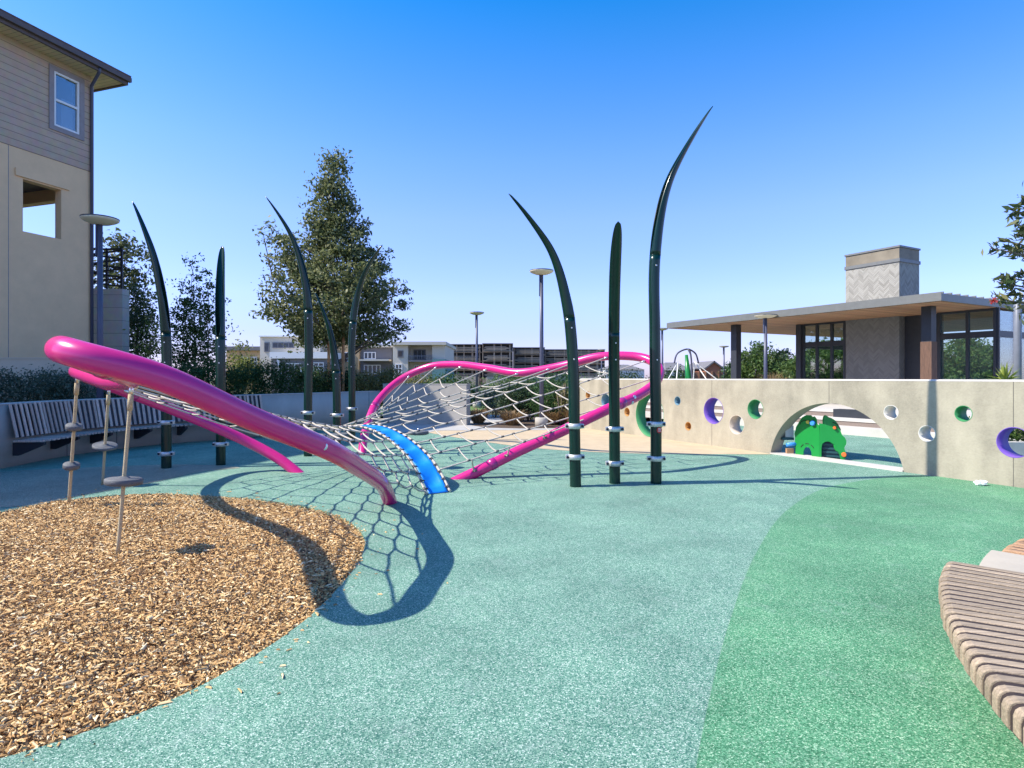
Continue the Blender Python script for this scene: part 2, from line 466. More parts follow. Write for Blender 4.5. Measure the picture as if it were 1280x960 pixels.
M_alu = mat('cast aluminium', (0.55, 0.55, 0.53), 0.45, metal=0.6, var=0.12, scale=20)
M_bolt = mat('dark steel', (0.03, 0.03, 0.045), 0.4, metal=0.6)
M_steel = mat('bright steel', (0.7, 0.7, 0.7), 0.3, metal=0.9)
M_rope = mat('pale rope', (0.52, 0.46, 0.38), 0.85, var=0.25, scale=90, bump=0.4, bscale=150)
M_rope2 = mat('straw rope', (0.52, 0.42, 0.25), 0.85, var=0.25, scale=90, bump=0.4, bscale=150)
M_knot = mat('rope clamp', (0.10, 0.09, 0.085), 0.5, var=0.1)
M_blue = mat('blue membrane', (0.008, 0.235, 0.72), 0.45, var=0.08, scale=5, bump=0.3, bscale=9)
M_disc = mat('grey rubber step', (0.115, 0.12, 0.125), 0.7, var=0.15, scale=20, bump=0.2)
M_wood = wood('weathered hardwood', (0.33, 0.25, 0.165))
M_woodg = wood('grey weathered slats', (0.52, 0.39, 0.315), (30, 30, 2))
M_woodo = wood('fresh hardwood', (0.38, 0.22, 0.115))
M_bracket = mat('black bracket', (0.022, 0.024, 0.034), 0.5)
M_slate = mat('lamp paint', (0.075, 0.08, 0.125), 0.4, var=0.08)
M_lampdisc = mat('lamp underside', (0.72, 0.63, 0.46), 0.5, var=0.05)
M_lamptop = mat('lamp top', (0.06, 0.06, 0.07), 0.5)
M_stucco = mat('tan stucco', (0.82, 0.55, 0.31), 0.95, var=0.06, scale=2, bump=0.25, bscale=90)
M_stucco2 = mat('pale stucco', (0.66, 0.55, 0.41), 0.95, var=0.06, scale=2)
M_siding = boards('grey siding', (0.50, 0.365, 0.26), 0.19, 0.07, 'Z', var=0.03, bump=0.45)
M_soffit = boards('cream soffit', (0.62, 0.50, 0.33), 0.14, 0.08, dirv=(0.316, 0.949), var=0.05, bump=0.2)
M_fascia = mat('dark fascia', (0.115, 0.085, 0.08), 0.6)
M_trim = mat('mauve trim', (0.29, 0.25, 0.245), 0.7)
M_white = mat('white frame', (0.8, 0.8, 0.78), 0.4, var=0.03)
M_winglass = glass_mat('window glass', (0.6, 0.66, 0.7), 0.16)
M_room = mat('dim room', (0.10, 0.11, 0.13), 0.9)
M_stone = mat('stone cladding', (0.46, 0.44, 0.41), 0.9, var=0.15, scale=3)
M_roofz = mat('pavilion roof metal', (0.18, 0.18, 0.165), 0.45, metal=0.3, var=0.08)
M_psoffit = boards('timber soffit', (0.36, 0.20, 0.11), 0.12, 0.1, dirv=(-0.48, 0.877), var=0.22, bump=0.2)
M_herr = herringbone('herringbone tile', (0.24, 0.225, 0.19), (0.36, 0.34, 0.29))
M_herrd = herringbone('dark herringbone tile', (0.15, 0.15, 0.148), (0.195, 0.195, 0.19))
M_dark = mat('charcoal metal', (0.03, 0.033, 0.042), 0.45)
M_pglass = glass_mat('pavilion glass', (0.84, 0.92, 0.87), 0.10)
M_colwood = wood('column cladding', (0.12, 0.062, 0.038), (20, 20, 1.5), 0.1)
M_bark = mat('grey bark', (0.16, 0.125, 0.095), 0.95, var=0.35, scale=12, bump=0.6, bscale=30)
M_stake = wood('tree stake', (0.45, 0.22, 0.085), (20, 20, 2), 0.1)
M_brown = mat('timber wall', (0.26, 0.125, 0.07), 0.8, var=0.2)
LF_big = leaf_mat('broad tree leaves', [(0.045, 0.065, 0.022), (0.10, 0.13, 0.042), (0.19, 0.21, 0.08), (0.34, 0.34, 0.16)], 0.42)
LF_dark = leaf_mat('dark leaves', [(0.015, 0.04, 0.014), (0.03, 0.065, 0.022), (0.06, 0.10, 0.035)], 0.3)
LF_hedge = leaf_mat('hedge leaves', [(0.02, 0.06, 0.015), (0.04, 0.095, 0.022), (0.085, 0.155, 0.038)], 0.35)
LF_greyhedge = leaf_mat('grey hedge leaves', [(0.05, 0.08, 0.05), (0.085, 0.125, 0.075), (0.14, 0.18, 0.12)], 0.3)
LF_euc = leaf_mat('eucalyptus leaves', [(0.05, 0.08, 0.035), (0.10, 0.13, 0.05), (0.18, 0.19, 0.09)], 0.35)
LF_lime = leaf_mat('lime leaves', [(0.12, 0.17, 0.03), (0.20, 0.23, 0.04), (0.30, 0.29, 0.07)], 0.4)
LF_bright = leaf_mat('fresh leaves', [(0.05, 0.10, 0.02), (0.09, 0.16, 0.035), (0.15, 0.20, 0.05)], 0.4)
LF_olive = leaf_mat('olive shrub leaves', [(0.10, 0.12, 0.035), (0.19, 0.18, 0.055), (0.28, 0.24, 0.08)], 0.3)
LF_tan = leaf_mat('dry grass blades', [(0.20, 0.12, 0.05), (0.32, 0.20, 0.09), (0.42, 0.29, 0.15)], 0.3)
LF_mid = leaf_mat('mid green leaves', [(0.03, 0.065, 0.02), (0.06, 0.115, 0.032), (0.11, 0.17, 0.05)], 0.4)
LF_near = leaf_mat('glossy near leaves', [(0.035, 0.065, 0.02), (0.07, 0.10, 0.03), (0.13, 0.145, 0.045), (0.22, 0.20, 0.08)], 0.3, 0.35)
M_lime_leaf = mat('spiky plant leaf', (0.26, 0.31, 0.055), 0.5, var=0.3, scale=8)
M_dino = mat('bright green panel', (0.005, 0.235, 0.038), 0.4, var=0.05)
M_dinoi = mat('dark teal panel', (0.01, 0.06, 0.07), 0.5)
M_black = mat('engraved black', (0.008, 0.010, 0.008), 0.6)
M_yel = mat('yellow plastic', (0.75, 0.5, 0.08), 0.4, var=0.03)
M_or = mat('orange plastic', (0.75, 0.16, 0.03), 0.4, var=0.03)
M_bl = mat('blue plastic', (0.05, 0.28, 0.75), 0.4, var=0.03)
PAINT = {'blue': mat('sky blue lining paint', (0.11, 0.22, 0.29), 0.6, var=0.05), 'orange': mat('orange lining paint', (0.42, 0.20, 0.045), 0.6, var=0.05),
         'purple': mat('purple lining paint', (0.17, 0.085, 0.42), 0.6, var=0.05), 'white': mat('white lining paint', (0.62, 0.58, 0.52), 0.6, var=0.03),
         'green': mat('green lining paint', (0.045, 0.25, 0.09), 0.6, var=0.05), 'beige': mat('beige lining paint', (0.55, 0.47, 0.38), 0.6, var=0.05)}

# ------------------------------------------------------------------ ground
sheet('ground', [(-600, -60), (600, -60), (600, 900), (-600, 900)], -0.12, M_ground)
chip_px = [(0, 640), (60, 628), (130, 620), (200, 617), (300, 622), (380, 632), (430, 648), (454, 668), (452, 695), (430, 726), (380, 776), (300, 830), (200, 881), (100, 917), (0, 948)]
chip_edge = smooth2([(-8.6, 6.2), (-7.2, 6.75)] + [G(*p) for p in chip_px] + [(-2.9, 1.9), (-4.5, 1.4), (-8.6, 1.1)], 6)
seatw = smooth2([(-8.3, 5.0), (-8.35, 7.5), (-8.42, 9.87), (-8.53, 11.5), (-8.33, 12.5), (-7.93, 13.46), (-7.13, 14.4), (-6.1, 16.0), (-5.0, 18.2), (-4.3, 19.6)], 10)
teal = [(-8.6, 1.1)] + chip_edge[::-1][1:] + [(-8.6, 20.2), (22, 20.2), (22, -6), (-8.6, -6)]
sheet('rubber_surface', teal, 0.0, M_teal, lip=0.07)
sheet('wood_chip_bed', chip_edge, -0.045, M_soil)
gr = smooth2([G(866, 990), G(872, 950), G(889, 865), G(913, 775), G(945, 692), G(985, 637), G(1040, 608), G(1130, 594)], 8)
WY = lambda X: (10.985 - X)/0.499
sheet('green_rubber_surface', gr + [(6.45, WY(6.45)), (9.5, WY(9.5)), (9.5, -5), (gr[0][0]+0.0, -5)], 0.004, M_green)
sd = smooth2([G(536, 541), G(570, 547), G(610, 553), G(660, 559.5), G(720, 564), G(800, 567), (3.6, 11.75), G(966, 568)], 6)
sheet('sand_surface', sd + [(2.5, 17.94)] + [G(707, 537.5), G(620, 538), G(544, 538.5)], 0.004, M_sand)
sheet('path', [G(420, 531.5), G(470, 541), G(536, 541), G(544, 538.5), G(620, 538), G(707, 537.5), (2.3, 18.1), (1.2, 19.6), (0.1, 21.5), (-0.3, 24), (-1.6, 24), (-1.9, 20.2), (-4.4, 20.3)], 0.008, M_path)
sheet('grey_teal_band', smooth2([(-8.5, 6.3), (-7.2, 6.8), G(40, 632), G(92, 621), G(187, 604), G(256, 589), G(300, 585), G(262, 581.5), G(200, 581), G(100, 585), G(0, 590), (-8.5, 8.0)], 4), 0.003, M_greyteal)  # paler grey-teal band over the ground at far left
sheet('planting_soil', [(-1.35, 18.9), (-0.75, 17.9), (0.2, 17.6), (2.6, 17.8), (6, 24), (3, 30), (-1.2, 30), (-0.2, 24), (0.0, 21)], 0.012, M_soil)
M_lawn = mat('lawn', (0.10, 0.17, 0.03), 0.95, var=0.3, scale=3)
sheet('lawn', [(-14, 24), (-1.6, 24), (-1.2, 30), (3, 30), (8, 26), (8, 42), (-14, 42)], 0.02, M_lawn)

# wood chips: thousands of small splinters
def inside(poly, x, y):
    px = np.array([p[0] for p in poly]); py = np.array([p[1] for p in poly]); c = np.zeros(len(x), bool); j = len(px)-1
    for i in range(len(px)):
        k = ((py[i] > y) != (py[j] > y)) & (x < (px[j]-px[i])*(y-py[i])/(py[j]-py[i]+1e-12)+px[i]); c ^= k; j = i
    return c
def wood_chips():
    poly = chip_edge
    n = 330000
    x = RNG.uniform(-8.5, -0.9, n); y = 1.2 + 6.9*RNG.uniform(0, 1, n)**1.35
    k = inside(poly, x, y) & (x > -0.95*y - 1.9 - RNG.uniform(0, 3, n)**1.5); x = x[k]; y = y[k]; n = len(x)
    ln = RNG.gamma(3.2, 0.0078, n).clip(0.008, 0.08); w = ln*RNG.uniform(0.16, 0.42, n); th = RNG.uniform(0.002, 0.006, n)
    a = RNG.uniform(0, 2*np.pi, n); pt = RNG.normal(0, 0.30, n); rl = RNG.normal(0, 0.45, n)
    z = -0.035 + RNG.uniform(0, 0.035, n)**1.0 + 0.012*np.sin(x*3.1)*np.cos(y*2.7)
    d = np.stack([np.cos(a)*np.cos(pt), np.sin(a)*np.cos(pt), np.sin(pt)], 1)
    s0 = np.stack([-np.sin(a), np.cos(a), np.zeros(n)], 1); u0 = np.cross(d, s0)
    s = s0*np.cos(rl)[:, None] + u0*np.sin(rl)[:, None]; u = np.cross(d, s)
    # a few kicked out over the rubber edge
    e = np.array(chip_edge[6:-18]); k = RNG.integers(0, len(e)-1, 420); kx = e[k] + (e[k+1]-e[k])*RNG.uniform(0, 1, (420, 1)) + RNG.normal(size=(420, 2))*np.abs(RNG.normal(size=(420, 1)))*0.16
    j = RNG.permutation(n)[:420]; x[j] = kx[:, 0]; y[j] = kx[:, 1]; out = ~inside(poly, kx[:, 0], kx[:, 1]); z[j] = np.where(out, 0.004, z[j]); d[j[out], 2] = 0; u0[j[out]] = (0, 0, 1); u[j[out]] = (0, 0, 1); s[j[out]] = s0[j[out]]
    c = np.stack([x, y, z], 1)
    V = np.empty((n, 6, 3))
    L2 = (ln/2)[:, None]; W2 = (w/2)[:, None]; T = th[:, None]
    sk = RNG.uniform(-0.4, 0.4, (n, 1))
    V[:, 0] = c - d*L2 - s*W2*0.6; V[:, 1] = c + d*L2*(1+sk*0.4) - s*W2*(0.7+sk)
    V[:, 2] = c + d*L2 + s*W2*0.5; V[:, 3] = c - d*L2*(1-sk*0.4) + s*W2
    V[:, 4] = c - d*L2*0.6 + u*T*1.6; V[:, 5] = c + d*L2*0.6 + u*T*1.6
    fi = np.array([[0, 1, 5, 4], [3, 4, 5, 2]])
    idx = (np.arange(n)[:, None, None]*6 + fi[None]).reshape(-1).astype(np.int32)
    me = bpy.data.meshes.new('wood_chips')
    me.vertices.add(n*6); me.vertices.foreach_set('co', V.ravel())
    me.loops.add(len(idx)); me.loops.foreach_set('vertex_index', idx)
    me.polygons.add(n*2); me.polygons.foreach_set('loop_start', np.arange(0, len(idx), 4, dtype=np.int32)); me.polygons.foreach_set('loop_total', np.full(n*2, 4, dtype=np.int32))
    me.update(); me.validate()
    m, nt, b = new_mat('wood chips'); b.inputs['Roughness'].default_value = 0.8
    g = N(nt, 'ShaderNodeNewGeometry')
    r = ramp(nt, [(0, (0.20, 0.10, 0.032)), (0.22, (0.38, 0.205, 0.072)), (0.5, (0.56, 0.335, 0.125)), (0.82, (0.70, 0.46, 0.20)), (1, (0.88, 0.72, 0.44))])
    L(nt, g.outputs['Random Per Island'], r.inputs['Fac']); L(nt, r.outputs['Color'], b.inputs['Base Color'])
    me.materials.append(m)
    o = bpy.data.objects.new('wood_chips', me); COL.objects.link(o)
    tag(o, 'loose tan wood chips filling the play pit at left', 'wood chips', kind='stuff')
wood_chips()

# ------------------------------------------------------------------ pink tube arches
A_pts = [(-1.47,7.35,-0.1),(-1.45,6.9,0.2),(-1.39,6.26,0.42),(-1.41,5.5,0.68),(-1.47,4.82,0.92),(-1.79,4.13,1.22),(-2.15,3.63,1.51),(-2.5,3.48,1.63),(-2.72,3.62,1.67),(-2.9,4.1,1.62),(-3.3,5.2,1.49),(-4.2,6.2,1.47),(-5.0,6.9,1.57),(-5.46,7.94,1.45),(-5.15,9.16,1.0),(-4.35,9.6,0.53),(-3.7,9.6,0.18),(-3.3,9.5,-0.1)]
B_pts = [(-0.95,8.88,-0.1),(-0.40,9.0,0.15),(0.122,9.15,0.39),(0.74,9.25,0.66),(1.49,9.4,1.0),(2.11,9.9,1.22),(2.52,10.4,1.46),(2.63,10.8,1.7),(2.42,11.15,1.87),(1.68,11.46,1.9),(0.94,11.8,1.72),(0.16,12.1,1.60),(-0.51,12.7,1.70),(-1.25,13.4,1.79),(-1.95,13.9,1.74),(-2.6,13.9,1.44),(-2.98,13.4,1.0),(-3.03,12.7,0.6),(-2.98,12.0,0.17),(-2.92,11.7,-0.1)]
TR = 0.083
cA = resample(crom(A_pts, 14), 190); cB = resample(crom(B_pts, 14), 190)
def arch(name, label, curve, base, joints, bolts):
    root = empty(name, base, label, 'climbing arch')
    MB().tube(curve, TR, 24).build('tube', M_pink, root)
    for p in joints:
        i = nearest(curve, p); d = (curve[i+1]-curve[i-1]).normalized()
        MB().tube([curve[i]-d*0.055, curve[i]-d*0.05, curve[i]+d*0.05, curve[i]+d*0.055], lambda t: TR+0.007 if 0.1 < t < 0.9 else TR+0.001, 24).build('joint_collar', M_pinkd, root)
    for p, side in bolts:
        i = nearest(curve, p); q = curve[i] + Vector(side).normalized()*(TR+0.001)
        MB().lathe(q, [(0.030, -0.012), (0.032, 0.006), (0.026, 0.014), (0.012, 0.015), (0.011, 0.010)], 16, side).build('bolt_cap', M_steel, root)
    return root
arch('tube_arch', 'big pink tube loop at left rising over the wood chips', cA, (-1.47, 7.35, 0), [(-5.35, 8.5, 1.25), (-3.0, 4.4, 1.6)], [((-1.5, 4.72, 0.95), (0.45, -0.85, 0.1)), ((-3.3, 5.3, 1.46), (0.6, -0.3, -0.7))])
arch('tube_arch', 'wavy pink tube loop in the middle behind the three tall green posts', cB, (-0.95, 8.88, 0), [(-3.0, 13.2, 0.9), (-0.25, 9.03, 0.2), (1.75, 9.6, 1.09)], [((1.95, 9.75, 1.16), (0.2, -1, 0.3)), ((1.9, 9.7, 1.14), (0.3, -0.9, -0.6))])

# ------------------------------------------------------------------ nets and membrane
strip_c = crom([(-0.95,7.76,0.0),(-1.06,7.95,0.164),(-1.265,8.25,0.39),(-1.55,8.6,0.57),(-1.85,8.95,0.69),(-2.17,9.3,0.744),(-2.41,9.5,0.74),(-2.75,9.8,0.70)], 8)
def edge_of(curve, off):
    out = []
    for i, p in enumerate(curve):
        d = curve[min(i+1, len(curve)-1)] - curve[max(i-1, 0)]; w = Vector((-d.y, d.x, 0)).normalized()
        w = Vector((-w.x, -w.y, 0)) if w.x < 0 else w
        # the first metre lies square to the viewer path
        out.append(p + w*off)
    return out
eR = edge_of(strip_c, 0.165); eL = edge_of(strip_c, -0.165)
ridge = [Vector(p) for p in [(-2.75, 9.9, 0.72), (-2.95, 10.5, 0.66), (-3.02, 11.2, 0.62), (-3.03, 12.0, 0.56), (-3.0, 12.7, 0.62)]]
def rope_line(a, b, sag, n=14):
    return [a.lerp(b, k/(n-1)) - Vector((0, 0, sag*4*(k/(n-1))*(1-k/(n-1)))) for k in range(n)]
def attach(curve, p, toward):
    i = nearest(curve, p); d = (Vector(toward)-curve[i]).normalized()
    return curve[i] + d*(TR*0.95)
def make_net(root, starts, ends, curve, spacing, sag=0.05, first_tube=None, rr=0.0105, hexy=0.0, csag=0.07, keep=0.45, seed=3):
    lines = []; rngk = random.Random(seed)
    for s, e in zip(starts, ends):
        b = attach(curve, e, s); ln = (b-s).length
        lines.append(rope_line(s, b, sag*ln/3.0, 41))
    def length(pl): return sum((b-a).length for a, b in zip(pl, pl[1:]))
    def at(pl, d):
        acc = 0.0
        for k, (a, b) in enumerate(zip(pl, pl[1:])):
            l = (b-a).length
            if acc+l >= d: return a.lerp(b, (d-acc)/l), k
            acc += l
        return pl[-1], len(pl)-1
    links = []
    for i in range(len(lines)-1):
        la, lb = lines[i], lines[i+1]; A, B = length(la), length(lb)
        d = spacing*(0.55 if i % 2 else 1.05)
        while d < min(A, B) - keep:
            fa, fb = d, d + spacing*rngk.uniform(-0.08, 0.08)
            p, ka = at(la, fa); q, kb = at(lb, fb)
            if 0.10 < (p-q).length < 1.35: links.append((i, ka, kb))
            d += spacing
    if hexy:      # the cross ropes pull the long ropes into a honeycomb
        off = [[Vector((0,0,0)) for _ in l] for l in lines]
        for i, ka, kb in links:
            v = lines[i+1][kb]-lines[i][ka]; l = min(0.5, v.length); v = v.normalized()
            for (j, k, sg) in ((i, ka, 1), (i+1, kb, -1)):
                for w in range(-5, 6):
                    if 0 < k+w < len(lines[j])-1: off[j][k+w] += v*(sg*hexy*l*(1-abs(w)/6.0))
        lines = [[p+o for p, o in zip(l, of)] for l, of in zip(lines, off)]
    for pl in lines:
        m = MB(); m.tube(pl, rr, 7); m.paint(1); b = pl[-1]; d = (b - pl[-3]).normalized()
        m.tube([b-d*0.08, b-d*0.02, b], 0.016, 8); m.build('main_rope', [M_rope, M_steel], root)
    n = 0; rest = MB()
    for i, ka, kb in sorted(links, key=lambda t: lines[t[0]][t[1]].y):
        p, q = lines[i][ka], lines[i+1][kb]; l = (q-p).length
        m = MB() if n < 98 else rest
        m.paint(0); m.tube(rope_line(p, q, csag*l*rngk.uniform(0.6, 1.3), 8), rr, 6); m.paint(1)
        for z, pl, k in ((p, lines[i], ka), (q, lines[i+1], kb)):
            dd = (pl[min(k+1, 40)]-pl[max(k-1, 0)]).normalized(); m.tube([z-dd*0.022, z+dd*0.022], rr*1.45, 7)
        if n < 98: m.build('cross_rope', [M_rope, M_knot], root)
        n += 1
    if n > 98: rest.build('cross_rope', [M_rope, M_knot], root)['kind'] = 'stuff'
    if first_tube is not None:
        pl = lines[0]; A = length(pl); d = 0.5
        while d < A-0.5:
            p, k = at(pl, d); i = nearest(curve, p + first_tube); q = curve[i] + (p-curve[i]).normalized()*TR
            m = MB(); m.tube(rope_line(p, q, 0.1*(q-p).length, 7), rr, 6); m.paint(1); m.tube([q-Vector((0.03,0,0)), q+Vector((0.03,0,0.01))], 0.018, 6); m.build('tie_rope', [M_rope, M_knot], root); d += spacing*1.3
    return lines
def on(curve, t): return curve[min(len(curve)-1, int(t*(len(curve)-1)))]
netB = empty('climbing_net', (0.3, 10.5, 0), 'pale rope net slung inside the wavy pink loop in the middle', 'climbing net')
sB = [on(eR, t) for t in (0.2, 0.31, 0.42, 0.53, 0.65, 0.77, 0.9)] + [ridge[0], ridge[1], ridge[2], ridge[3], ridge[4]]
dB = [P(745, 518, 9.37), P(798, 495, 9.85), P(822, 472, 10.5), P(808, 448, 11.05), P(765, 444, 11.4), P(724, 453, 11.65), P(690, 460, 11.85), P(650, 465, 12.1), P(612, 460, 12.7), P(580, 457, 13.2), P(548, 456, 13.75), P(512, 468, 13.95)]
make_net(netB, sB, dB, cB, 0.46, 0.035, Vector((0.1, 0.05, -0.2)), rr=0.0108)
netA = empty('climbing_net', (-3, 7, 0), 'pale rope net stretched low between the legs of the left pink loop', 'climbing net')
sA = [on(eL, t) for t in (0.06, 0.2, 0.34, 0.48, 0.62, 0.76, 0.9)] + [Vector((-2.85, 9.85, 0.66)), Vector((-2.95, 9.85, 0.62)), Vector((-3.05, 9.82, 0.57)), Vector((-3.15, 9.8, 0.5)), Vector((-3.2, 9.75, 0.42)), Vector((-3.3, 9.7, 0.33))]
dA = [(-1.40,5.9,0.55), (-1.42,5.3,0.75), (-1.50,4.7,0.97), (-1.79,4.13,1.22), (-2.2,3.6,1.53), (-2.75,3.65,1.67), (-2.95,4.2,1.61), (-3.25,5.05,1.5), (-3.8,5.8,1.47), (-4.5,6.4,1.5), (-5.0,6.9,1.57), (-5.35,7.6,1.5), (-5.45,8.3,1.37)]
make_net(netA, sA, dA, cA, 0.52, 0.05, hexy=0.22, csag=0.04, keep=0.25)
mem = empty('membrane_strip', (-0.95, 7.76, 0), 'bright blue membrane ramp laced with rope, running down to the rubber', 'climbing ramp')
sheetmb = MB(); n = len(strip_c); W = 9
mm = 62
cs_ = resample(strip_c, mm); el_ = resample(eL, mm); er_ = resample(eR, mm)
for i in range(mm):
    for k in range(W):
        t = k/(W-1); p = el_[i].lerp(er_[i], 0.10+0.80*t)
        z = -0.035*math.sin(math.pi*t) + 0.03*math.sin(i*0.75 + 0.6*math.sin(i*0.3))*math.sin(math.pi*t) + 0.006
        sheetmb.v.append((p.x, p.y, max(0.012, p.z + z)))
for i in range(mm-9):
    for k in range(W-1):
        a = i*W+k; sheetmb.f.append((a, a+1, a+W+1, a+W)); sheetmb.sm.append(True)
so = sheetmb.build('membrane', M_blue, mem); md = so.modifiers.new('thick', 'SOLIDIFY'); md.thickness = 0.008
for e, o_ in ((el_, er_), (er_, el_)):
    m = MB(); m.tube([Vector((p.x, p.y, max(0.018, p.z))) for p in e], 0.0165, 8); m.paint(1)
    for i in range(2, mm-8, 3):
        p = e[i]; q = e[i].lerp(o_[i], 0.14); d = (e[i+1]-e[i-1]).normalized(); p = Vector((p.x, p.y, max(0.018, p.z)))
        m.tube([p-d*0.024, p+d*0.024], 0.0195, 7); m.tube([p+Vector((0,0,0.010)), q + Vector((0,0,0.008))], 0.010, 5)
    m.build('border_rope', [M_rope, M_knot], mem)
def step_disc(px, py, Y, r, label):
    x, y, z = P(px, py, Y)
    o = empty('net_step', (x, y, z), label, 'step disc', 'grey step discs in the nets')
    MB().lathe((x, y, z), [(r*0.85, -0.03), (r, -0.02), (r, 0.02), (r*0.85, 0.03)], 24).build('disc', M_disc, o)
    MB().lathe((x, y, z), [(0.02, 0.025), (0.02, 0.06), (0.012, 0.075)], 10).build('rope_ferrule', M_steel, o)
step_disc(523, 541, 9.9, 0.17, 'small grey step disc in the net just right of the blue ramp')
step_disc(424, 544, 9.2, 0.17, 'small grey step disc in the net between the left loop and the blue ramp')

# hanging step ropes
def hang(label, top, bottom, discs, r=0.017):
    o = empty('step_rope', bottom, label, 'step rope', 'step ropes hanging from the left loop')
    t, b = Vector(top), Vector(bottom)
    mid = [t.lerp(b, k/11) for k in range(12)]
    MB().tube(mid, r, 10).build('rope', M_rope2, o)
    d = (t-b).normalized()
    MB().tube([t-d*0.16, t-d*0.02], r*1.35, 12).build('rope_sleeve', M_rope2, o)
    MB().tube([t-d*0.03, t+d*0.02, t+d*0.06], r*1.25, 10).build('swivel', M_steel, o)
    for f, rad, th in discs:
        c = b.lerp(t, f)
        dd = MB().lathe(c, [(rad*0.9, -th), (rad, -th*0.7), (rad, th*0.7), (rad*0.9, th), (0.05, th*1.05), (0.03, th*1.6)], 32, d).build('step_disc', M_disc, o)
i = nearest(cA, P(166, 480, 5.25)); t3 = cA[i]; hang('straw rope hanging nearest the wood chips, with one broad grey disc step', t3 + Vector((0, 0, -TR-0.03)), G(147, 690) + (-0.03,), [(0.45, 0.145, 0.028)], 0.016)
i = nearest(cA, (-5.03, 6.95, 1.55)); t1 = cA[i]; hang('straw rope with two small grey disc steps at the far left', t1 + Vector((0, 0, -TR-0.03)), G(86, 628) + (-0.03,), [(0.64, 0.085, 0.03), (0.325, 0.085, 0.03)], 0.018)
i = nearest(cA, P(146, 488, 8.1)); t2 = cA[i]; hang('straw rope with one thin grey disc step, farthest of the hanging ropes', t2 + Vector((0, 0, -TR-0.03)), G(128, 606) + (0.0,), [(0.43, 0.15, 0.022)], 0.018)

# ------------------------------------------------------------------ reed posts
PR = 0.078
def reed(label, base_px, mids, tip, notch_z, clamps, lean, sticker=None, r=PR):
    """mids: pixel/depth points of the axis above the ground; tip last"""
    bx, by = G(*base_px)
    root = empty('reed_post', (bx, by, 0), label, 'reed post', 'dark green reed posts')
    axis = resample(crom([(bx, by, -0.05)] + [P(*m) for m in mids] + [P(*tip)], 12), 70)
    cut = next(i for i, p in enumerate(axis) if p.z > notch_z)
    MB().tube(axis[:cut+1], r, 24).build('post', M_post, root)
    # the blade: a tube cut away on the convex side, thinning to a point
    bl = MB(); L_ = Vector(lean).normalized(); seg = 16
    up = axis[cut:]; up = resample(up, 44); m = len(up)
    for i, p in enumerate(up):
        d = (up[min(i+1, m-1)]-up[max(i-1, 0)]).normalized()
        k = (L_ - d*L_.dot(d)).normalized(); s = d.cross(k)
        t = i/(m-1)
        th = 2*(1-t)**0.78 if i > 2 else (1.99, 1.97, 1.9)[i]
        th = min(th, 1.9) if i > 2 else th
        a = math.acos(max(-1, min(1, 1-th))) if t < 1 else 0.02
        c = p - k*0.0
        ring = []
        # keep the back of the curve on the axis line so that the blade narrows evenly
        for j in range(seg+1):
            q = -a + 2*a*j/seg; ring.append(c + k*(r*math.cos(q)) + s*(r*math.sin(q)))
        ri = r-0.011
        for j in range(seg+1):
            q = a - 2*a*j/seg; ring.append(c + k*(ri*math.cos(q)) + s*(ri*math.sin(q)))
        bl.v += [tuple(x) for x in ring]
    w = 2*(seg+1)
    for i in range(m-1):
        for j in range(w):
            j2 = (j+1) % w
            bl.f.append((i*w+j, i*w+j2, (i+1)*w+j2, (i+1)*w+j)); bl.sm.append(j not in (seg, w-1))
    bl.f.append(tuple(range(w))); bl.sm.append(False); bl.f.append(tuple((m-1)*w+j for j in range(w))); bl.sm.append(False)
    bl.build('blade', M_post, root)
    MB().tube([up[0]+Vector((0,0,-0.006)), up[0]+Vector((0,0,0.0))], r+0.002, 24).build('collar', M_post, root)
    for cy in clamps:
        z = EYE + (HY-cy)/F*by
        i = nearest(axis, (bx, by, z)); c = axis[i]; c = Vector((c.x, c.y, z))
        h = 0.038
        cl = MB()
        cl.lathe(c, [(r+0.001, -h), (r+0.02, -h*0.85), (r+0.02, h*0.85), (r+0.001, h)], 28)
        o = cl.build('clamp', M_alu, root)
        for sx in (-1, 1):
            ears = MB(); ears.box(c.x+sx*(r+0.03)-0.022, c.x+sx*(r+0.03)+0.022, c.y-0.035, c.y+0.03, z-h*0.8, z+h*0.8)
            ears.build('clamp_ear', M_alu, o, bevel=0.006)
            bo = MB(); bo.lathe((c.x+sx*(r+0.03), c.y-0.036, z), [(0.018, 0.0), (0.018, 0.012), (0.01, 0.016)], 12, (0, -1, 0))
            bo.build('bolt', M_bolt, o)
    # small rivets
    for z in (1.75, notch_z-0.12):
        i = nearest(axis, (bx, by, z)); c = axis[i]; MB().lathe((c.x+0.012, c.y-r+0.001, z), [(0.012, 0), (0.009, 0.006)], 10, (0, -1, 0)).build('rivet', M_steel, root)
    if sticker:
        z = sticker; st = MB(); st.lathe((bx+0.03, by-r*0.93, z), [(0.042, 0.0), (0.042, 0.004)], 20, (0.38, -0.92, 0)); s_ = st.build('sticker', mat('red sticker', (0.55, 0.03, 0.03), 0.5), root)
        b_ = MB()
        for dz in (-0.014, 0.004, 0.02): b_.beam((bx+0.03-0.020, by-r*0.93-0.012, z+dz), (bx+0.03+0.026, by-r*0.93+0.007, z+dz), 0.003, 0.006)
        b_.build('sticker_print', M_white, s_)
    return root
reed('dark green reed post leaning left beside the slatted bench, leftmost post', (208, 585), [(208, 500, 9.96), (208, 430, 9.96), (203, 370, 9.9), (192, 312, 9.85)], (171, 250, 9.8), 2.2, [528, 567], (-1, -0.1, 0))
reed('straight dark green reed post with a rounded top behind the left pink loop', (276, 581), [(276, 500, 10.3), (275.5, 430, 10.3), (275, 370, 10.4)], (275, 305, 10.65), 2.15, [555], (0.05, 1, 0))
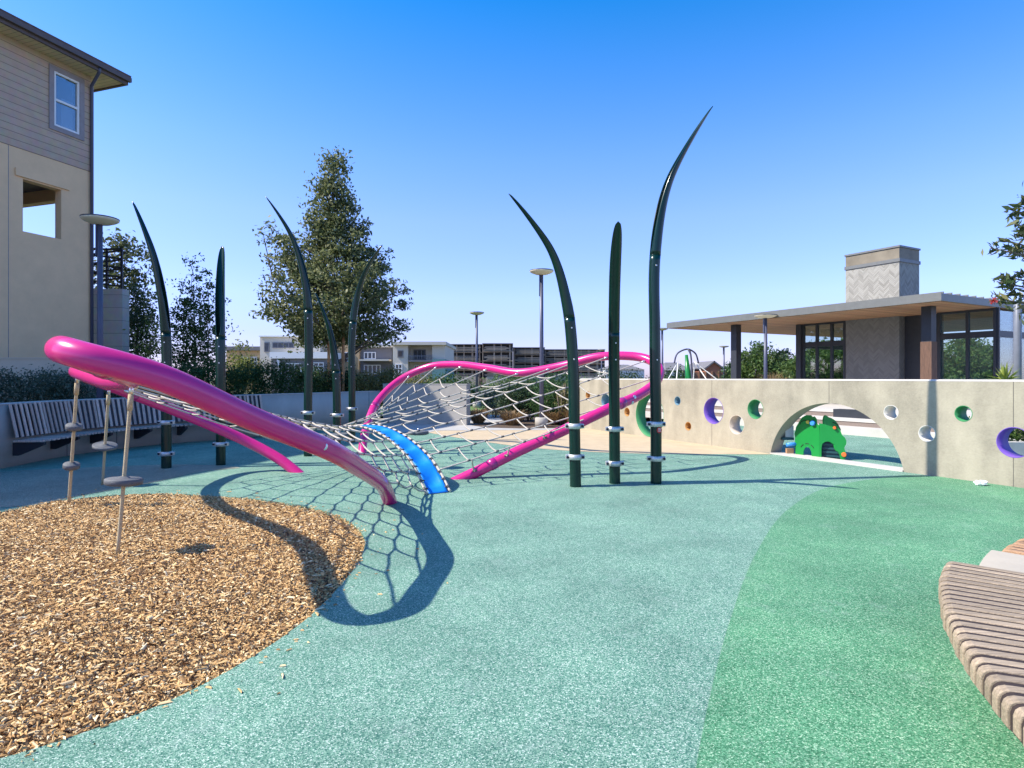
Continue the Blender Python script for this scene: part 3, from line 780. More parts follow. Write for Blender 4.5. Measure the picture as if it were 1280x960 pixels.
reed('tall dark green reed post leaning left in front of the big tree', (385, 570), [(385, 500, 11.5), (386, 420, 11.5), (382, 350, 11.45), (366, 293, 11.4)], (336, 243, 11.3), 2.75, [516], (-1, -0.1, 0))
reed('short dark green reed post bent left, between two taller ones before the big tree', (421, 566), [(421, 500, 12.0), (419, 450, 12.0), (412, 405, 11.95)], (398, 364, 11.9), 1.6, [519], (-1, -0.1, 0))
reed('dark green reed post curling right in front of the big tree', (440, 553), [(440, 490, 13.9), (440, 420, 13.9), (446, 370, 13.9), (457, 335, 13.85)], (475, 304, 13.8), 2.75, [511], (1, -0.1, 0))
reed('dark green reed post curving far to the left, first of the three in the middle', (719.5, 608), [(718, 530, 8.27), (716, 450, 8.27), (709, 380, 8.25), (691, 312, 8.22)], (641, 238, 8.2), 2.3, [532.5, 571], (-1, 0.0, 0))
reed('straight dark green reed post with a rounded top, middle one of the three', (768.5, 604), [(768, 520, 8.5), (767.5, 440, 8.42), (768, 370, 8.2)], (771, 274, 7.62), 2.1, [536, 579], (0.05, -1, 0))
reed('tallest dark green reed post, bending right to a sharp tip', (820, 604), [(820, 530, 8.52), (818.5, 420, 8.52), (819, 318, 8.52), (835, 225, 8.55)], (886, 129, 8.63), 3.2, [530, 573], (1, 0.14, 0), sticker=0.76)

# ------------------------------------------------------------------ play wall with coloured port-holes
dW = Vector((0.4465, -0.8948, 0)); nW = Vector((0.8948, 0.4465, 0)); W0 = Vector((2.03, 17.94, 0)); WT = 0.30; WH = 1.445
def wall_at(px, py):
    k = (px-CX)/F; Y = 10.985/(k+0.499); return (17.94-Y)/0.8948, EYE+(HY-py)/F*Y, Y
holes = [('blue', 757, 501, 9, 'sky blue lining'), ('orange', 735, 494, 5, 'orange lining, farthest'), ('orange', 784, 515, 5.5, 'orange lining'), ('green', 812, 519, 27, 'tall green lining'), ('blue', 847, 501, 5.6, 'small blue lining'), ('orange', 860.4, 532.7, 5.4, 'small orange lining'),
         ('purple', 892, 513.5, 16.5, 'purple lining'), ('beige', 921, 531, 12.3, 'whitish lining'), ('green', 944.4, 511.5, 12.3, 'green lining'),
         ('white', 1114, 515.5, 9.3, 'white lining'), ('white', 1159, 542, 10.3, 'cream lining'), ('green', 1204.5, 517, 10.2, 'small dark green lining'), ('purple', 1268, 553, 19.3, 'large purple lining')]
wroot = empty('play_wall', (5.2, 11.6, 0), 'long pale concrete play wall with round coloured port-holes and a crawl-through arch', 'wall')
def circ(s, z, r, n=40): return [(s + r*math.cos(2*math.pi*k/n), z + r*math.sin(2*math.pi*k/n)) for k in range(n)]
hd = []
for c, px, py, ry, lb in holes:
    s, z, Y = wall_at(px, py); hd.append((c, s, z, ry*Y/F, lb))
aL = (W0 - Vector((5.12, 11.84, 0))).length; aR = (W0 - Vector((6.24, 9.53, 0))).length
ac, ar, az = (aL+aR)/2, 1.30, -0.255
hw = math.sqrt(ar*ar - az*az); th0 = math.asin(-az/ar)
archpts = [(ac + ar*math.cos(t), az + ar*math.sin(t)) for t in np.linspace(th0, math.pi-th0, 44)]
S1 = 16.2
outline = [(0, 0), (ac-hw, 0)] + archpts[::-1][1:-1] + [(ac+hw, 0), (S1, 0), (S1, WH), (0, WH)]
joints = [wall_at(890, 500)[0], wall_at(1036.5, 490)[0], wall_at(1267, 500)[0]]
wb = MB().prism(outline, W0, dW, (0, 0, 1), nW*WT, [circ(s, z, r) for c, s, z, r, lb in hd])
wb.build('wall_panel', M_conc, wroot)
cap = MB(); cap.prism([(-0.003, 0.0), (0.026, 0.026), (WT-0.026, 0.026), (WT+0.003, 0.0)], W0 + Vector((0,0,WH+0.001)), nW, (0,0,1), dW*S1); cap.build('wall_cap', M_concw, wroot)  # whiter than the wall, painting in the sunlit line along its top
jm = MB()
for s in joints:
    z0 = 0.0
    if abs(s-ac) < hw: z0 = az + math.sqrt(ar*ar-(s-ac)**2)
    segs = [(z0, WH)]
    for c, hs, hz, hr, lb in hd:
        if abs(s-hs) < hr:
            dz = math.sqrt(hr*hr-(s-hs)**2); segs = [(z0, hz-dz), (hz+dz, WH)]
    for a, b in segs: jm.obox((W0.x, W0.y), dW, nW, s-0.004, s+0.004, -0.002, 0.01, a, b)
jm.build('joint', mat('dark joint line', (0.12, 0.11, 0.09), 0.9), wroot)  # thin dark strips along the panel joints
for c, s, z, r, lb in hd:
    m = MB(); n = 40
    o = W0 + dW*s + Vector((0, 0, z))
    for rad, y0, y1 in ((r-0.001, -0.003, WT+0.003), (r-0.009, -0.003, WT+0.003)):
        for yy in (y0, y1):
            for k in range(n):
                t = 2*math.pi*k/n; m.v.append(tuple(o + dW*(rad*math.cos(t)) + Vector((0,0,rad*math.sin(t))) + nW*yy))
    for k in range(n):
        k2 = (k+1) % n
        m.f += [(k, k2, n+k2, n+k), (2*n+k, 3*n+k, 3*n+k2, 2*n+k2), (k, 2*n+k, 2*n+k2, k2), (n+k, n+k2, 3*n+k2, 3*n+k)]; m.sm += [True, True, False, False]
    lo = m.build('porthole_lining', PAINT[c], wroot); lo['label'] = lb
# pale threshold kerb under the arch
th = MB(); th.obox((W0.x, W0.y), dW, nW, ac-hw+0.01, ac+hw-0.01, -0.02, WT+0.02, 0.0, 0.025); th.build('threshold', M_concw, wroot)

# white crumpled litter
lx, ly = G(1226, 607)
bm = bmesh.new(); bmesh.ops.create_icosphere(bm, subdivisions=3, radius=0.06)
for v in bm.verts:
    v.co = Vector((v.co.x*1.3, v.co.y*0.9, v.co.z*0.55)) * (1 + random.uniform(-0.28, 0.3))
me = bpy.data.meshes.new('litter'); bm.to_mesh(me); bm.free(); me.materials.append(M_white)
lo = bpy.data.objects.new('crumpled_tissue', me); COL.objects.link(lo); lo.location = (lx, ly, 0.04)
tag(lo, 'crumpled white tissue on the green rubber near the wall', 'litter')

# ------------------------------------------------------------------ ring bench at the right
M_blk = concrete('bench concrete', (0.45, 0.39, 0.30), 0.12)
bc = Vector((5.69, 0.58, 0)); RO, RI = 4.30, 3.72
bench = empty('ring_bench', (bc.x-4.0, bc.y+1.2, 0), 'curved hardwood slat bench in the lower right corner', 'bench')
def slats(a0, a1, material, zt=0.45, name='seat', RO=RO):
    m = MB(); pitch = 0.0745/RO; a = a0
    while a < a1:
        d = Vector((math.cos(a), math.sin(a), 0)); t = Vector((-d.y, d.x, 0)); jz = random.uniform(-0.002, 0.002); je = random.uniform(-0.004, 0.004)
        hw_ = 0.0222
        prof = [(RI, -0.045), (RO-0.03+je, -0.10), (RO-0.008+je, -0.10), (RO+je, -0.088), (RO+je, -0.035), (RO-0.006+je, -0.017), (RO-0.018+je, -0.006), (RO-0.036+je, 0.0), (RI, 0.0)]
        m.prism(prof, bc + t*(-hw_) + Vector((0,0,zt+jz)), d, (0,0,1), t*(2*hw_)); a += pitch
    return m.build(name, material, bench, bevel=0.004)
slats(R(138.2), R(192), M_wood)
slats(R(112), R(130.9), M_woodo, RO=4.11)
def ringseg(r0, r1, a0, a1, z0, z1, n=24):
    return ringseg_(r0, r1, a0, a1, z0, z1, n)
def ringseg_(r0, r1, a0, a1, z0, z1, n=24):
    m = MB()
    arr = [a0 + (a1-a0)*k/n for k in range(n+1)]
    for a in arr:
        for r in (r0, r1):
            for z in (z0, z1): m.v.append((bc.x+r*math.cos(a), bc.y+r*math.sin(a), z))
    for k in range(n):
        b = 4*k; q = b+4
        m.f += [(b, b+1, q+1, q), (b+2, q+2, q+3, b+3), (b, q, q+2, b+2), (b+1, b+3, q+3, q+1)]; m.sm += [True]*4
    m.f += [(0, 2, 3, 1), (4*n, 4*n+1, 4*n+3, 4*n+2)]; m.sm += [False]*2
    return m
ringseg(RI-0.02, 4.15, R(131.2), R(138.0), 0.0, 0.44).build('concrete_block', M_blk, bench, bevel=0.008)
ringseg(RI+0.06, 3.86, R(110), R(131.1), 0.0, 0.34).build('plinth', M_conc2, bench)
def gap_fill(a0, a1, n=80, RO=RO):  # dark fill added so the gaps between slats read dark
    prof = [(RI, 0.353), (RO-0.007, 0.353), (RO-0.007, 0.412), (RO-0.013, 0.430), (RO-0.025, 0.440), (RO-0.042, 0.4455), (RI, 0.4455)]
    m = MB(); k = len(prof)
    for i in range(n+1):
        a = a0 + (a1-a0)*i/n
        m.v += [(bc.x+r*math.cos(a), bc.y+r*math.sin(a), z) for r, z in prof]
    for i in range(n):
        for j in range(k): m.f.append((i*k+j, i*k+(j+1) % k, (i+1)*k+(j+1) % k, (i+1)*k+j)); m.sm.append(False)
    m.f += [tuple(range(k)), tuple(n*k+j for j in range(k))]; m.sm += [False]*2
    return m.build('gap_fill', M_gap_fill, bench)
M_gap_fill = mat('dark spacer', (0.035, 0.022, 0.018), 0.8, var=0.2)
gap_fill(R(138.3), R(192)); gap_fill(R(112.1), R(130.8), RO=4.11)
ringseg(RI+0.06, RO-0.28, R(138.1), R(192), 0.0, 0.34).build('plinth', M_conc2, bench)

# ------------------------------------------------------------------ seat wall and slatted bench at the left
sw = [Vector((x, y, 0)) for x, y in seatw]
def normals(c):
    out = []
    for i in range(len(c)):
        d = (c[min(i+1, len(c)-1)]-c[max(i-1, 0)]).normalized(); out.append(Vector((d.y, -d.x, 0)))   # faces the play area (+X)
    return out
sn = normals(sw)
def wall_strip(c, nn, t, z0, z1, proud=0.0):
    m = MB(); n = len(c)
    for p, q in zip(c, nn):
        for o in (proud, -t-proud):
            for z in (z0, z1): m.v.append((p.x+q.x*o, p.y+q.y*o, z))
    for k in range(n-1):
        b = 4*k; e = b+4
        m.f += [(b, b+1, e+1, e), (b+2, e+2, e+3, b+3), (b, e, e+2, b+2), (b+1, b+3, e+3, e+1)]; m.sm += [True]*4
    m.f += [(0, 2, 3, 1), (4*n-4, 4*n-3, 4*n-1, 4*n-2)]; m.sm += [False]*2
    return m
swr = empty('seat_wall', (-8.4, 10, 0), 'curved grey concrete retaining wall behind the slatted bench', 'wall')
wall_strip(sw, sn, 0.3, -0.05, 1.05).build('wall_body', M_conc2, swr)
wall_strip(sw, sn, 0.3, 1.051, 1.066, 0.006).build('wall_cap', M_concw, swr)
jj = MB()
for i in range(8, len(sw)-4, 11):
    p, q = sw[i], sn[i]; jj.obox((p.x, p.y), (-q.y, q.x), (q.x, q.y), -0.006, 0.006, -0.01, 0.003, 0, 1.05)
jj.build('joint', M_bracket, swr)
bl = empty('slatted_bench', (-8.0, 11, 0), 'long curved slatted bench along the grey wall at left', 'bench')
fine = resample(sw, 400); fn = normals(fine)
i0 = nearest(fine, (-8.42, 10.0, 0)); i1 = nearest(fine, (-6.45, 15.4, 0))
cum = [0.0]
for a, b in zip(fine, fine[1:]): cum.append(cum[-1]+(b-a).length)
back = MB(); seat = MB(); s = cum[i0]; j = i0
while s < cum[i1]:
    while cum[j] < s: j += 1
    p, q = fine[j], fn[j]; t = Vector((-q.y, q.x, 0))
    back.beam(p + q*0.17 + Vector((0,0,0.50)), p + q*0.05 + Vector((0,0,1.06)), 0.052, 0.018, up=q)
    seat.obox((p.x, p.y), t, q, -0.027, 0.027, 0.12, 0.60, 0.425, 0.455)
    s += 0.112
back.build('backrest', M_woodg, bl); bp_ = MB()  # dark sheet standing in for the shaded wall behind the slats
for k in range(i0, i1, 2):
    a_, b_ = fine[k], fine[min(k+2, i1)]; qa, qb = fn[k], fn[min(k+2, i1)]
    bp_.quad([a_+qa*0.150+Vector((0,0,0.49)), b_+qb*0.150+Vector((0,0,0.49)), b_+qb*0.032+Vector((0,0,1.04)), a_+qa*0.032+Vector((0,0,1.04))])
bp_ = bp_.build('slat_gap_shade', M_bracket, bl); q_ = bp_.modifiers.new('thick', 'SOLIDIFY'); q_.thickness = 0.01
seat.build('seat', M_woodg, bl)
s = cum[i0]+0.15
while s < cum[i1]:
    j = next(k for k, v in enumerate(cum) if v > s); p, q = fine[j], fn[j]; t = Vector((-q.y, q.x, 0))
    MB().prism([(0.003, 0.18), (0.09, 0.18), (0.50, 0.36), (0.50, 0.398), (0.003, 0.398)], p - t*0.03, q, (0,0,1), t*0.06).build('bracket', M_bracket, bl)
    s += 0.95
# second wall behind the net
w2 = empty('garden_wall', (-2.5, 19, 0), 'plain grey concrete garden wall seen through the net', 'wall')
a2, b2 = Vector((-4.25, 19.75, 0)), Vector((-1.42, 18.75, 0)); d2 = (b2-a2).normalized(); n2 = Vector((-d2.y, d2.x, 0))
MB().obox((a2.x, a2.y), d2, n2, 0, (b2-a2).length, 0, 0.3, 0, 1.28).build('wall_body', M_conc2, w2, bevel=0.01)
MB().obox((a2.x, a2.y), d2, n2, -0.01, (b2-a2).length+0.01, -0.01, 0.31, 1.281, 1.30).build('wall_cap', M_concw, w2)
pw = empty('planter_wall', (-11, 14, 0), 'low beige stucco wall behind the grey hedge below the house', 'wall')
MB().box(-17, -9.6, 13.9, 14.2, 0, 1.93).build('wall_body', M_stucco2, pw); MB().box(-17.02, -9.58, 13.88, 14.22, 1.931, 1.965).build('wall_cap', M_stucco2, pw)

# ------------------------------------------------------------------ house at the left
Cc = Vector((-12.5, 17.82, 0)); dH = Vector((0.316, 0.949, 0)).normalized(); nH = Vector((dH.y, -dH.x, 0))
house = empty('town_house', (-13, 16, 0), 'three storey tan and grey town house with eaves at the left edge', 'house')
def hb(m, a0, a1, b0, b1, z0, z1):      # a: metres back from the corner along the facade, b: metres outward
    return m.obox((Cc.x, Cc.y), -dH, nH, a0, a1, b0, b1, z0, z1)
oa0, oa1, oz0, oz1 = 0.86, 1.86, 5.42, 6.82          # loggia opening
wa0, wa1, wz0, wz1 = 0.36, 1.08, 8.56, 10.1        # upper window
m = MB(); hb(m, 0, oa0, -0.25, 0, 0, 7.6); hb(m, oa1, 14, -0.25, 0, 0, 7.6); hb(m, oa0, oa1, -0.25, 0, 0, oz0); hb(m, oa0, oa1, -0.25, 0, oz1, 7.6)
m.build('stucco_wall', M_stucco, house)
m = MB(); hb(m, 0, wa0, -0.25, 0.012, 7.601, 10.42); hb(m, wa1, 14, -0.25, 0.012, 7.601, 10.42); hb(m, wa0, wa1, -0.25, 0.012, 7.601, wz0); hb(m, wa0, wa1, -0.25, 0.012, wz1, 10.42)
m.build('siding_wall', M_siding, house)
# end wall and inner volumes (loggia is open on two sides)
m = MB(); hb(m, 0, 0.25, -9, -4.2, 0, 10.42); hb(m, 0, 0.25, -4.2, -0.251, 0, 4.85); hb(m, 0, 0.25, -4.2, -0.251, 6.80, 10.42); hb(m, 0.251, 14, -9, -8.75, 0, 10.4)
hb(m, 4.0, 4.2, -8.7, -0.26, 0, 10.4); hb(m, 0.26, 3.99, -4.4, -4.2, 0, 10.4)
m.build('end_wall', M_stucco, house)
m = MB(); hb(m, 0.26, 3.99, -4.19, -0.26, 4.6, 4.85); m.build('loggia_floor', M_conc2, house)
m = MB(); hb(m, 0.26, 3.99, -4.19, -0.26, 7.15, 7.4); m.build('loggia_ceiling', M_fascia, house)
m = MB(); hb(m, 0.66, 2.06, 0.002, 0.05, 6.86, 7.06); m.build('lintel', M_stucco, house)
m = MB(); hb(m, 4.6, 4.62, 0.0, 0.006, 0, 7.6); hb(m, 2.2, 2.216, 0.0, 0.004, 0, 7.6); m.build('control_joint', M_trim, house)
win = MB()
for a0, a1, z0, z1 in ((wa0-0.13, wa0, wz0-0.13, wz1+0.13), (wa1, wa1+0.13, wz0-0.13, wz1+0.13), (wa0, wa1, wz1, wz1+0.13), (wa0, wa1, wz0-0.13, wz0)):
    hb(win, a0, a1, 0.013, 0.045, z0, z1)
wo = win.build('window', M_trim, house)
fr = MB()
for a0, a1, z0, z1 in ((wa0, wa0+0.06, wz0, wz1), (wa1-0.06, wa1, wz0, wz1), (wa0+0.061, wa1-0.061, wz1-0.06, wz1), (wa0+0.061, wa1-0.061, wz0, wz0+0.06), (wa0+0.061, wa1-0.061, 9.28, 9.34)):
    hb(fr, a0, a1, -0.05, 0.02, z0, z1)
fr.build('frame', M_white, wo)
g = MB(); hb(g, wa0+0.03, wa1-0.03, -0.03, -0.02, wz0+0.03, wz1-0.03); g.build('pane', M_winglass, wo)
g = MB(); hb(g, wa0-0.5, wa1+0.5, -1.6, -1.5, wz0-0.8, wz1+0.3); g.build('room_back', M_room, wo)
g = MB(); hb(g, wa0+0.08, wa0+0.40, -0.16, -0.14, wz0+0.05, wz1-0.62); g.build('curtain', M_white, wo)
m = MB(); hb(m, -0.62, 14, -9, 0.62, 10.425, 10.45); m.build('soffit', M_soffit, house)
m = MB(); hb(m, -0.66, 14, 0.60, 0.66, 10.38, 10.60); hb(m, -0.66, -0.60, -9, 0.599, 10.38, 10.60); m.build('fascia', M_fascia, house)
m = MB(); hb(m, -0.70, 14, 0.662, 0.76, 10.47, 10.60); gt = m.build('gutter', M_fascia, house)
m = MB()
rp = lambda a, b, z: tuple(Vector((Cc.x, Cc.y, 0)) - dH*a + nH*b + Vector((0, 0, z)))
m.quad([rp(-0.72, 0.70, 10.62), rp(14, 0.70, 10.62), rp(14, -4.2, 12.0), rp(4.0, -4.2, 12.0)]); m.quad([rp(-0.72, 0.70, 10.62), rp(4.0, -4.2, 12.0), rp(-0.72, -9, 10.62)]); m.quad([rp(14, -9, 10.62), rp(-0.72, -9, 10.62), rp(4.0, -4.2, 12.0), rp(14, -4.2, 12.0)])
ro = m.build('roof', mat('brown roof tile', (0.13, 0.085, 0.075), 0.85, var=0.3, scale=8), house, recalc=False); sd_ = ro.modifiers.new('thick', 'SOLIDIFY'); sd_.thickness = 0.06
m = MB(); m.tube([rp(0.25, 0.68, 10.47), rp(0.22, 0.62, 10.36), rp(0.06, 0.10, 10.12), rp(0.02, 0.06, 10.0), rp(0.02, 0.06, 0.2)], 0.045, 10); m.build('downspout', M_slate, house)
# stone terrace tower and railing behind the corner
tower = empty('terrace_wall', (-13.2, 19.8, 0), 'pale stone clad terrace block with a dark lattice railing beside the house', 'terrace')
x0, x1 = P(112, 0, 19.6)[0], P(153, 0, 19.6)[0]
MB().box(x0, x1, 19.6, 19.95, 0, 4.4).build('stone_block', boards('stone coursing', (0.46, 0.44, 0.41), 0.42, 0.03, 'Z', var=0.08, bump=0.3), tower)
rl = MB(); zr0, zr1 = 4.45, 5.68
for x in np.linspace(x0+0.05, x1-0.05, 3): rl.box(x-0.03, x+0.03, 19.62, 19.68, 4.4, zr1)
rl.box(x0, x1-0.02, 19.61, 19.69, zr1, zr1+0.05)
for k in range(8):
    z = zr0+0.1+k*0.15; sgn = 1 if k % 2 else -1
    rl.beam((x0+0.05, 19.65, z-0.06*sgn), (x1-0.08, 19.65, z+0.06*sgn), 0.05)
rl.build('railing', M_bracket, tower)

# ------------------------------------------------------------------ pavilion
pc = Vector((11.15, 15.6, 0)); p1 = Vector((-0.48, 0.877, 0)).normalized(); p2 = Vector((p1.y, -p1.x, 0))
pav = empty('pavilion', (12, 18, 0), 'modern park pavilion with a wide flat roof and a tiled chimney', 'pavilion')
def pb(m, s0, s1, i0, i1, z0, z1): return m.obox((pc.x, pc.y), p1, p2, s0, s1, i0, i1, z0, z1)
FZ = 0.6
m = MB(); pb(m, 0, 10.05, 0, 12, 3.515, 3.70); m.build('roof', M_roofz, pav)
m = MB(); pb(m, 0.03, 10.02, 0.03, 11.97, 3.49, 3.514); m.build('soffit', M_psoffit, pav)
m = MB()
for i in np.arange(0.1, 12, 0.42): pb(m, -0.006, 10.05, i, i+0.04, 3.701, 3.745)
m.build('roof_seam', M_roofz, pav)
m = MB(); pb(m, -0.02, 10.07, -0.02, 0.0, 3.50, 3.72); pb(m, -0.02, -0.001, 0.001, 12, 3.50, 3.69); m.build('fascia', M_roofz, pav)
for s, i in ((7.46, 1.0), (0.79, 1.0), (0.79, 8.6)):
    m = MB(); pb(m, s-0.13, s+0.13, i-0.13, i+0.13, FZ, 3.489); co = m.build('column', M_dark, pav)
    if s < 1:
        m = MB(); pb(m, s-0.145, s+0.145, i-0.145, i+0.145, FZ, 2.5); m.build('cladding', M_colwood, co)
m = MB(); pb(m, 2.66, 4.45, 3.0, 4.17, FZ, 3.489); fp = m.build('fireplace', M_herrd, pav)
m = MB(); pb(m, 2.95, 4.1, 2.985, 3.0, FZ+0.62, FZ+0.85); m.build('firebox', M_black, fp)
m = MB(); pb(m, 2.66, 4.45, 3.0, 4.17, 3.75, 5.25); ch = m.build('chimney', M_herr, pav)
m = MB(); pb(m, 2.63, 4.48, 2.97, 4.20, 5.251, 5.36); pb(m, 2.63, 4.48, 2.97, 4.20, 5.72, 5.78); m.build('chimney_band', M_roofz, ch)
m = MB(); pb(m, 2.66, 4.45, 3.0, 3.02, 5.361, 5.719); pb(m, 2.66, 4.45, 4.15, 4.17, 5.361, 5.719); pb(m, 2.66, 2.68, 3.021, 4.149, 5.361, 5.719); pb(m, 4.43, 4.45, 3.021, 4.149, 5.361, 5.719)
m.build('chimney_screen', mat('chimney mesh', (0.22, 0.185, 0.13), 0.6, metal=0.3, var=0.2, scale=2), ch)
# glazed side walls
def glazing(s0, s1, i, posts, transom, axis='s'):
    fr = MB(); gl = MB()
    for s in posts: 
        pb(fr, s-0.035, s+0.035, i-0.06, i+0.06, FZ, 3.489)
    pb(fr, s0, s1, i-0.05, i+0.05, transom-0.09, transom+0.09); pb(fr, s0, s1, i-0.05, i+0.05, FZ, FZ+0.10); pb(fr, s0, s1, i-0.05, i+0.05, 3.42, 3.488)
    f = fr.build('window', M_dark, pav)
    pb(gl, s0, s1, i-0.008, i+0.008, FZ+0.1, 3.42); gl.build('pane', M_pglass, f)
glazing(4.46, 6.15, 3.05, [4.5, 4.98, 5.55, 6.1], 2.72)
glazing(0.02, 1.55, 3.05, [0.06, 0.75, 1.5], 2.75)
m = MB(); pb(m, 6.12, 6.32, 2.9, 3.1, FZ, 3.488); pb(m, 6.1, 6.34, 3.11, 7.9, 2.6, 2.8); m.build('corner_post', M_dark, pav)
m = MB(); pb(m, 1.56, 2.65, 3.3, 3.4, FZ, 3.488); m.build('dark_opening', M_dark, pav)  # charcoal sheet standing in for the unlit opening beside the fireplace
fr = MB(); gl = MB()
for i in np.linspace(3.06, 9.0, 6): pb(fr, -0.03, 0.07, i-0.035, i+0.035, FZ, 3.488)
pb(fr, -0.02, 0.06, 3.06, 9.0, 2.66, 2.84); pb(fr, -0.02, 0.06, 3.06, 9, FZ, FZ+0.1)
f = fr.build('window', M_dark, pav); pb(gl, 0.01, 0.03, 3.06, 9.0, FZ+0.1, 3.42); gl.build('pane', M_pglass, f)
# interior things that show through the doors
m = MB(); pb(m, 0.5, 1.3, 5.5, 6.2, FZ, FZ+0.45); pb(m, 0.5, 1.3, 6.1, 6.25, FZ+0.45, FZ+0.9); m.build('interior_seat', M_white, pav)
m = MB(); pb(m, 0.3, 2.4, 9.0, 9.2, FZ, 3.48); m.build('interior_wall', M_dark, pav)
m = MB(); pb(m, -3.0, 11.5, -0.7, 14, -0.05, FZ-0.12); m.build('terrace_floor', M_concw, pav)
m = MB(); pb(m, -3.0, 11.5, -0.68, 14, FZ-0.119, FZ-0.001); m.build('terrace_deck', M_concw, pav)
# seating tiers before the pavilion
tiers = empty('seating_tiers', (9.5, 15.2, 0), 'broad concrete steps with brown front bands seen through the arch', 'steps')
for k in range(3):
    i0 = -2.0 + 0.42*k; z = 0.2*k
    m = MB(); pb(m, -3, 11.5, i0, -0.71, z + (0.0 if k == 0 else 0.121), z+0.2 if k == 0 else z+0.2); m.build('tread', M_concw, tiers)
    if k < 2:
        m = MB(); pb(m, -3, 11.5, i0+0.44, -0.71, z+0.201, z+0.32); m.build('brown_front', wood('tier brown', (0.20, 0.155, 0.13)), tiers)  # brown band between the pale treads
m = MB(); pb(m, 0.7, 2.1, -1.30, -1.0, 0.401, 0.62); o = m.build('planter_box', M_dark); tag(o, 'low black box standing on the concrete steps', 'box')

# ------------------------------------------------------------------ lamps
def lamp_at(px, ytop, Y, label, first=[None], sc=1.0, h=None):
    x, y, z = P(px, ytop, Y)
    if first[0] is None:
        o = empty('street_lamp', (x, y, 0), label, 'street lamp', 'disc topped street lamps')
        H = z
        MB().tube([(x, y, 0.0), (x, y, H*0.5), (x, y, H-0.05)], lambda t: 0.07-0.02*t, 14).build('lamp_pole', M_slate, o)
        MB().lathe((x, y, 0), [(0.20, 0.0), (0.20, 0.28), (0.17, 0.30)], 20).build('footing', M_conc2, o)
        hd_ = MB().lathe((x, y, H-0.06), [(0.07, -0.055), (0.2, -0.032), (0.31, 0.012), (0.355, 0.04), (0.36, 0.06)], 36).build('lamp_disc', M_lampdisc, o)
        MB().lathe((x, y, H), [(0.362, 0.001), (0.362, 0.022), (0.30, 0.035), (0.05, 0.05)], 36).build('lamp_cap', M_lamptop, hd_)
        MB().box(x-0.075, x-0.052, y-0.04, y+0.04, H-0.75, H-0.12).build('sensor_box', M_slate, o)
        first[0] = (o, H); return o
    o, H = first[0]
    return copy_tree(o, (x, y, 0), label=label, scale=(sc, sc, z/H))
lamp_at(677, 339, 18.1, 'grey disc topped street lamp beyond the net, between the reed posts')
lamp_at(125, 274, 13.0, 'grey disc topped street lamp beside the corner of the town house')
lamp_at(596, 391, 29.6, 'grey disc topped street lamp standing far behind the wavy pink loop')
lamp_at(957, 394.5, 20.0, 'grey disc topped street lamp in front of the pavilion roof')
lamp_at(905, 433, 46.0, 'small far street lamp left of the pavilion columns')
lamp_at(828, 411, 38.0, 'far street lamp half hidden behind the tallest reed post')
lamp_at(752, 437, 57.0, 'tiny far street lamp above the right end of the dark apartments')
px_, py_, pz_ = P(1272, 378, 13.5)
po = MB().tube([(px_, py_, 0), (px_, py_, pz_-0.02), (px_, py_, pz_)], lambda t: 0.075 if t < 0.9 else 0.06, 16).build('metal_post', mat('blue grey post paint', (0.16, 0.17, 0.20), 0.4)); tag(po, 'blue grey metal post behind the wall at the right edge under leaves', 'post')

# ------------------------------------------------------------------ play panels (through the arch)
dz = empty('play_panel', (5.9, 11.5, 0), 'bright green toddler play panels behind the crawl-through arch', 'play panel')
cpx = lambda px, Y: (px-CX)/F*Y
j0 = Vector((cpx(1024.5, 11.15), 11.15, 0)); dl = Vector((-0.80, 0.60, 0)); dr = Vector((0.95, 0.31, 0)).normalized()
uL = (Vector((cpx(993, 11.6), 11.6, 0)) - j0); wl = uL.length; uL.normalize()
uRv = (Vector((cpx(1058, 10.9), 10.9, 0)) - j0); wr = uRv.length; uRv.normalize()
def lobes(w, h, dips, n=60):
    pts = []
    for k in range(n+1):
        t = k/n; a = math.pi*(1-t)
        x = w/2 + (w/2)*math.copysign(abs(math.cos(a))**0.72, math.cos(a)); z = h*0.34 + h*0.66*math.sin(a)**0.62 if 0 < t < 1 else h*0.34
        pts.append((x + 0.016*math.sin(t*31+dips), z + 0.014*math.sin(t*24)))
    return pts
h1 = 0.79
outL = [(0.0, 0.02), (0.0, 0.26)] + lobes(wl, h1, 0)[::-1][::1][0:0] + [(0.0, 0.50), (0.01, 0.60), (0.05, 0.64), (0.055, 0.72), (0.10, 0.775), (0.14, 0.76), (0.17, 0.79), (0.27, 0.79), (0.36, 0.74), (0.42, 0.65), (wl*0.93, 0.55), (wl*0.96, 0.48), (wl*1.0, 0.42), (wl*0.97, 0.34), (wl*0.99, 0.2), (wl*0.95, 0.02),
        (0.33, 0.02), (0.325, 0.10), (0.29, 0.17), (0.245, 0.19), (0.20, 0.17), (0.165, 0.10), (0.16, 0.02)]
gp = MB().prism(outL, j0, uL, (0,0,1), Vector((0.02, 0.03, 0))).build('panel', M_dino, dz)
outR = [(0.0, 0.02), (0.0, 0.45), (0.012, 0.65), (0.075, 0.64), (0.07, 0.71), (0.085, 0.78), (0.11, 0.805), (0.135, 0.79), (0.16, 0.77), (0.21, 0.755), (0.267, 0.72), (0.31, 0.67), (0.34, 0.62), (0.37, 0.52), (0.395, 0.45), (0.44, 0.41), (0.468, 0.35), (0.465, 0.29), (0.43, 0.23), (0.44, 0.18), (0.468, 0.12), (0.465, 0.05), (0.435, 0.01), (0.43, -0.0), (0.39, 0.0),
        (0.375, 0.08), (0.345, 0.13), (0.30, 0.16), (0.275, 0.21), (0.265, 0.27), (0.235, 0.285), (0.20, 0.31), (0.15, 0.325), (0.09, 0.31), (0.045, 0.27), (0.03, 0.2), (0.03, 0.02)]
